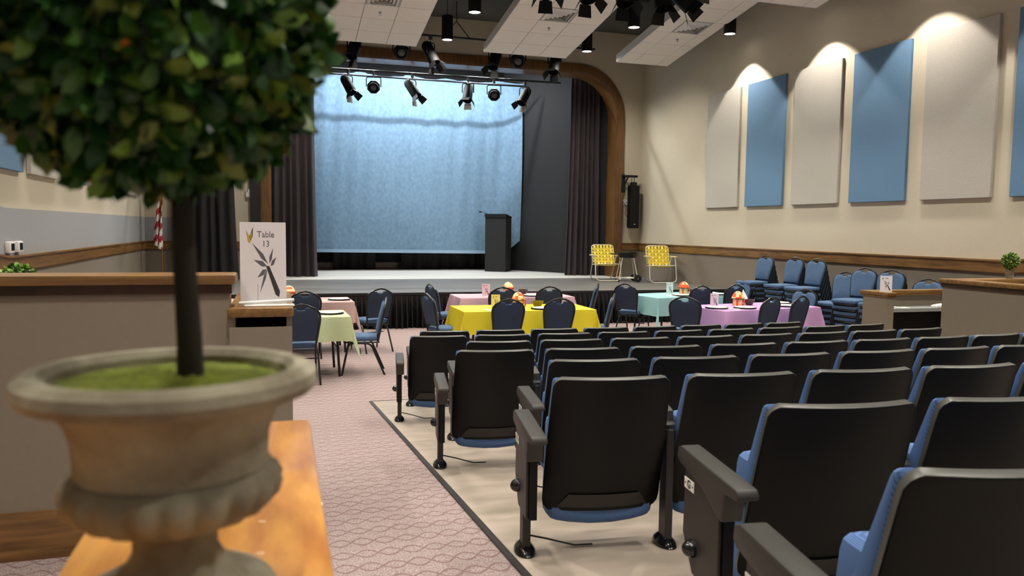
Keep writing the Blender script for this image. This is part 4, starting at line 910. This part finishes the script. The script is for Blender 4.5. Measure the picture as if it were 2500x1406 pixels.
# work-light strips over the stage
for i, (x, y) in enumerate(((1.9, 20.45), (3.6, 20.45), (5.3, 20.45), (1.9, 19.9), (3.6, 19.9), (5.3, 19.9))):
    t = thing('work_light_strip', 'long white work light over the stage, %s strip of the %s row' % (('left', 'middle', 'right')[i % 3], 'rear' if i < 3 else 'front'), 'lamp', (x, y, 6.45), 0, 'work light strips over the stage')
    g = MB(); g.rbox(-0.6, 0.6, -0.07, 0.07, 0.01, 0.10, 0.01, 1); obj('housing', g, 'white_metal', t)
    g = MB(); g.box(-0.57, 0.57, -0.05, 0.05, 0.0, 0.01); obj('tube', g, 'lamp_glow', t, smooth=0)
    g = MB(); g.cyl((-0.45, 0, 0.1), (-0.45, 0, 0.85), 0.008, n=6); g.cyl((0.45, 0, 0.1), (0.45, 0, 0.85), 0.008, n=6); obj('hanger', g, 'fixture_black', t)
    ld = bpy.data.lights.new('work_light', 'AREA'); ld.shape = 'RECTANGLE'; ld.size = 1.1; ld.size_y = 0.05; ld.energy = STAGE_W*(0.6 if i < 3 else 1.0); ld.color = (0.93, 0.97, 1.0)
    lo = bpy.data.objects.new('work_light', ld); col.objects.link(lo); lo.parent = t; lo.location = (0, 0, -0.01)
    if i < 3: lo.rotation_euler[0] = R(14)

# ================================================================== TOPIARIES
def leaf_mesh(L=1.0):
    g = MB()
    pts = [(0, 0), (0.16, 0.18), (0.25, 0.45), (0.22, 0.72), (0.0, 1.0)]
    vs_ = []
    for x, y in pts: vs_ += [(-x*L, y*L, 0.10*L*math.sin(PI*y)+0.12*L*x), (0, y*L, 0.10*L*math.sin(PI*y)), (x*L, y*L, 0.10*L*math.sin(PI*y)+0.12*L*x)]
    fs = []
    for k in range(len(pts)-1): fs += [(3*k, 3*k+1, 3*k+4, 3*k+3), (3*k+1, 3*k+2, 3*k+5, 3*k+4)]
    return g.add(vs_, fs)
def leaf_matrix(c, rad, d, rnd, size):
    d = d.normalized(); p = c+d*rad
    up = (d*0.75+Vector((rnd.uniform(-1, 1), rnd.uniform(-1, 1), rnd.uniform(-0.9, 0.7)))*0.8).normalized()
    z = (d+Vector((rnd.uniform(-1, 1), rnd.uniform(-1, 1), rnd.uniform(-0.2, 1.0)))*0.7)
    z = (z-up*z.dot(up)).normalized(); x = up.cross(z)
    m = Matrix.Identity(4)
    for i in range(3): m[i][0], m[i][1], m[i][2], m[i][3] = x[i]*size, up[i]*size, z[i]*size, p[i]
    return m
def fib(n):
    ga = PI*(3-math.sqrt(5))
    for i in range(n):
        z = 1-2*(i+0.5)/n; r = math.sqrt(1-z*z); yield Vector((r*math.cos(ga*i), r*math.sin(ga*i), z))
# foreground plant in its stone urn
UX, UY, UZ = -0.083, 0.672, 1.535
ur = thing('topiary_urn', 'large blurred boxwood ball topiary in a grey stone urn in the foreground', 'potted plant', (UX, UY, UZ))
def gad(a, i, z): return 1.0
prof = [(0.0, 0.0), (0.080, 0.0), (0.082, 0.008), (0.076, 0.018), (0.058, 0.027), (0.040, 0.038), (0.0325, 0.052), (0.0325, 0.068), (0.042, 0.077)]
g = MB(); g.lathe(prof, 48); obj('foot', g, 'stone', ur)
g = MB(); g.lathe([(0.034, 0.073), (0.052, 0.077), (0.070, 0.085), (0.080, 0.096), (0.083, 0.106), (0.080, 0.115), (0.071, 0.120)], 120, rmod=lambda a, i, z: 1+(0.10*abs(math.sin(10*a))-0.06)*math.sin(PI*min(1, max(0, (z-0.070)/0.052)))); obj('gadrooned_band', g, 'stone', ur, smooth=60)
g = MB(); g.lathe([(0.070, 0.117), (0.0740, 0.121), (0.0730, 0.129), (0.0740, 0.145), (0.079, 0.162), (0.089, 0.175), (0.101, 0.182)], 48); obj('neck', g, 'stone', ur)
g = MB(); g.lathe([(0.097, 0.179), (0.109, 0.181), (0.1130, 0.188), (0.112, 0.196), (0.105, 0.201), (0.095, 0.201), (0.089, 0.195), (0.086, 0.176)], 64); obj('rim', g, 'stone', ur)
g = MB(); g.grid(lambda u, v: (0.088*v*math.cos(2*PI*u), 0.088*v*math.sin(2*PI*u), 0.188+0.006*(1-v*v)+0.0025*math.sin(40*v*math.cos(2*PI*u))*math.sin(37*v*math.sin(2*PI*u))), 48, 14, True); obj('moss', g, 'moss', ur)
g = MB(); g.tube([(0.014, 0.0, 0.17), (0.013, 0.002, 0.22), (0.010, 0.0, 0.30), (0.008, 0, 0.47)], [0.0115, 0.0098, 0.0088, 0.008], 14); obj('trunk', g, 'bark', ur)
BCc = Vector((-0.012, 0.0, 0.472)); BR = 0.119
g = MB(); g.sphere(BCc, BR*0.86, 24, 16); obj('core', g, 'leaf_3', ur)
LM = [leaf_mesh(0.024).mesh(smooth=80) for _ in range(6)]
for i, nm in enumerate(('leaf_0', 'leaf_1', 'leaf_2', 'leaf_3', 'leaf_4', 'leaf_orange')): LM[i].materials.append(M[nm])
rnd = random.Random(3); camdir = Vector((-UX, -UY, 0.0)).normalized()
dirs = list(fib(3600)); rnd.shuffle(dirs)
def keyf(d): return -(d.dot(camdir)-0.25*d.z)
stuff_g = MB(); near_d = sorted(dirs, key=lambda d: keyf(d)+rnd.uniform(0, 0.9))[:300]; ns = set(id(d) for d in near_d)
base_leaf = leaf_mesh(0.024)
for d in dirs:
    m_ = leaf_matrix(BCc, BR*rnd.uniform(0.86, 1.06), d, rnd, rnd.uniform(0.75, 1.2))
    c = rnd.choices(range(6), (30, 24, 14, 22, 9, 0.8))[0]
    if id(d) in ns:
        o = bpy.data.objects.new('leaf', LM[c]); col.objects.link(o); o.parent = ur; o.matrix_local = m_
    else:
        stuff_g.cur = c; st = len(stuff_g.v); stuff_g.add(base_leaf.v, base_leaf.f); stuff_g.xf(m_, st)
o = obj('foliage', stuff_g, ['leaf_0', 'leaf_1', 'leaf_2', 'leaf_3', 'leaf_4', 'leaf_orange'], ur, smooth=80); o['kind'] = 'stuff'
# three small ones on the half walls
def small_topiary(label, loc, s, trunk):
    t = thing('potted_topiary', label, 'potted plant', loc, 0, 'small round topiaries on the half walls')
    c = Vector((0, 0, 0.13+trunk+0.10))*s; g = MB(); r_ = random.Random(int(loc[0]*10))
    for d in fib(420):
        g.cur = r_.choice((0, 1, 1, 2)); st = len(g.v); bl = leaf_mesh(0.045); g.add(bl.v, bl.f); g.xf(leaf_matrix(c, 0.085*s*r_.uniform(0.85, 1.1), d, r_, 1.0*s), st)
    o_ = obj('foliage', g, ['leaf_1', 'leaf_2', 'leaf_4'], t, smooth=80); o_['kind'] = 'stuff'
    g = MB(); g.sphere(c, 0.078*s, 14, 10); obj('core', g, 'leaf_0', t)
    g = MB(); g.tube([(0, 0, 0.10*s), tuple(c)], 0.009*s, 8); obj('trunk', g, 'bark', t)
    g = MB(); g.lathe([(0.0, 0), (0.045*s, 0), (0.06*s, 0.10*s), (0.07*s, 0.125*s), (0.055*s, 0.125*s), (0.05*s, 0.10*s), (0.0, 0.10*s)], 20); obj('pot', g, 'stone', t)
small_topiary('small green topiary in a pot on the right half wall', (7.36, 6.33, 1.395), 0.74, 0.02)
cap_wall('wall_half_left_far', [(-2.7, -1.2, 5.53, 5.67)], 1.23, 0.0, 'half_wall')
small_topiary('small green topiary peeking over the left half wall', (-1.58, 5.6, 1.23), 0.9, 0.06)
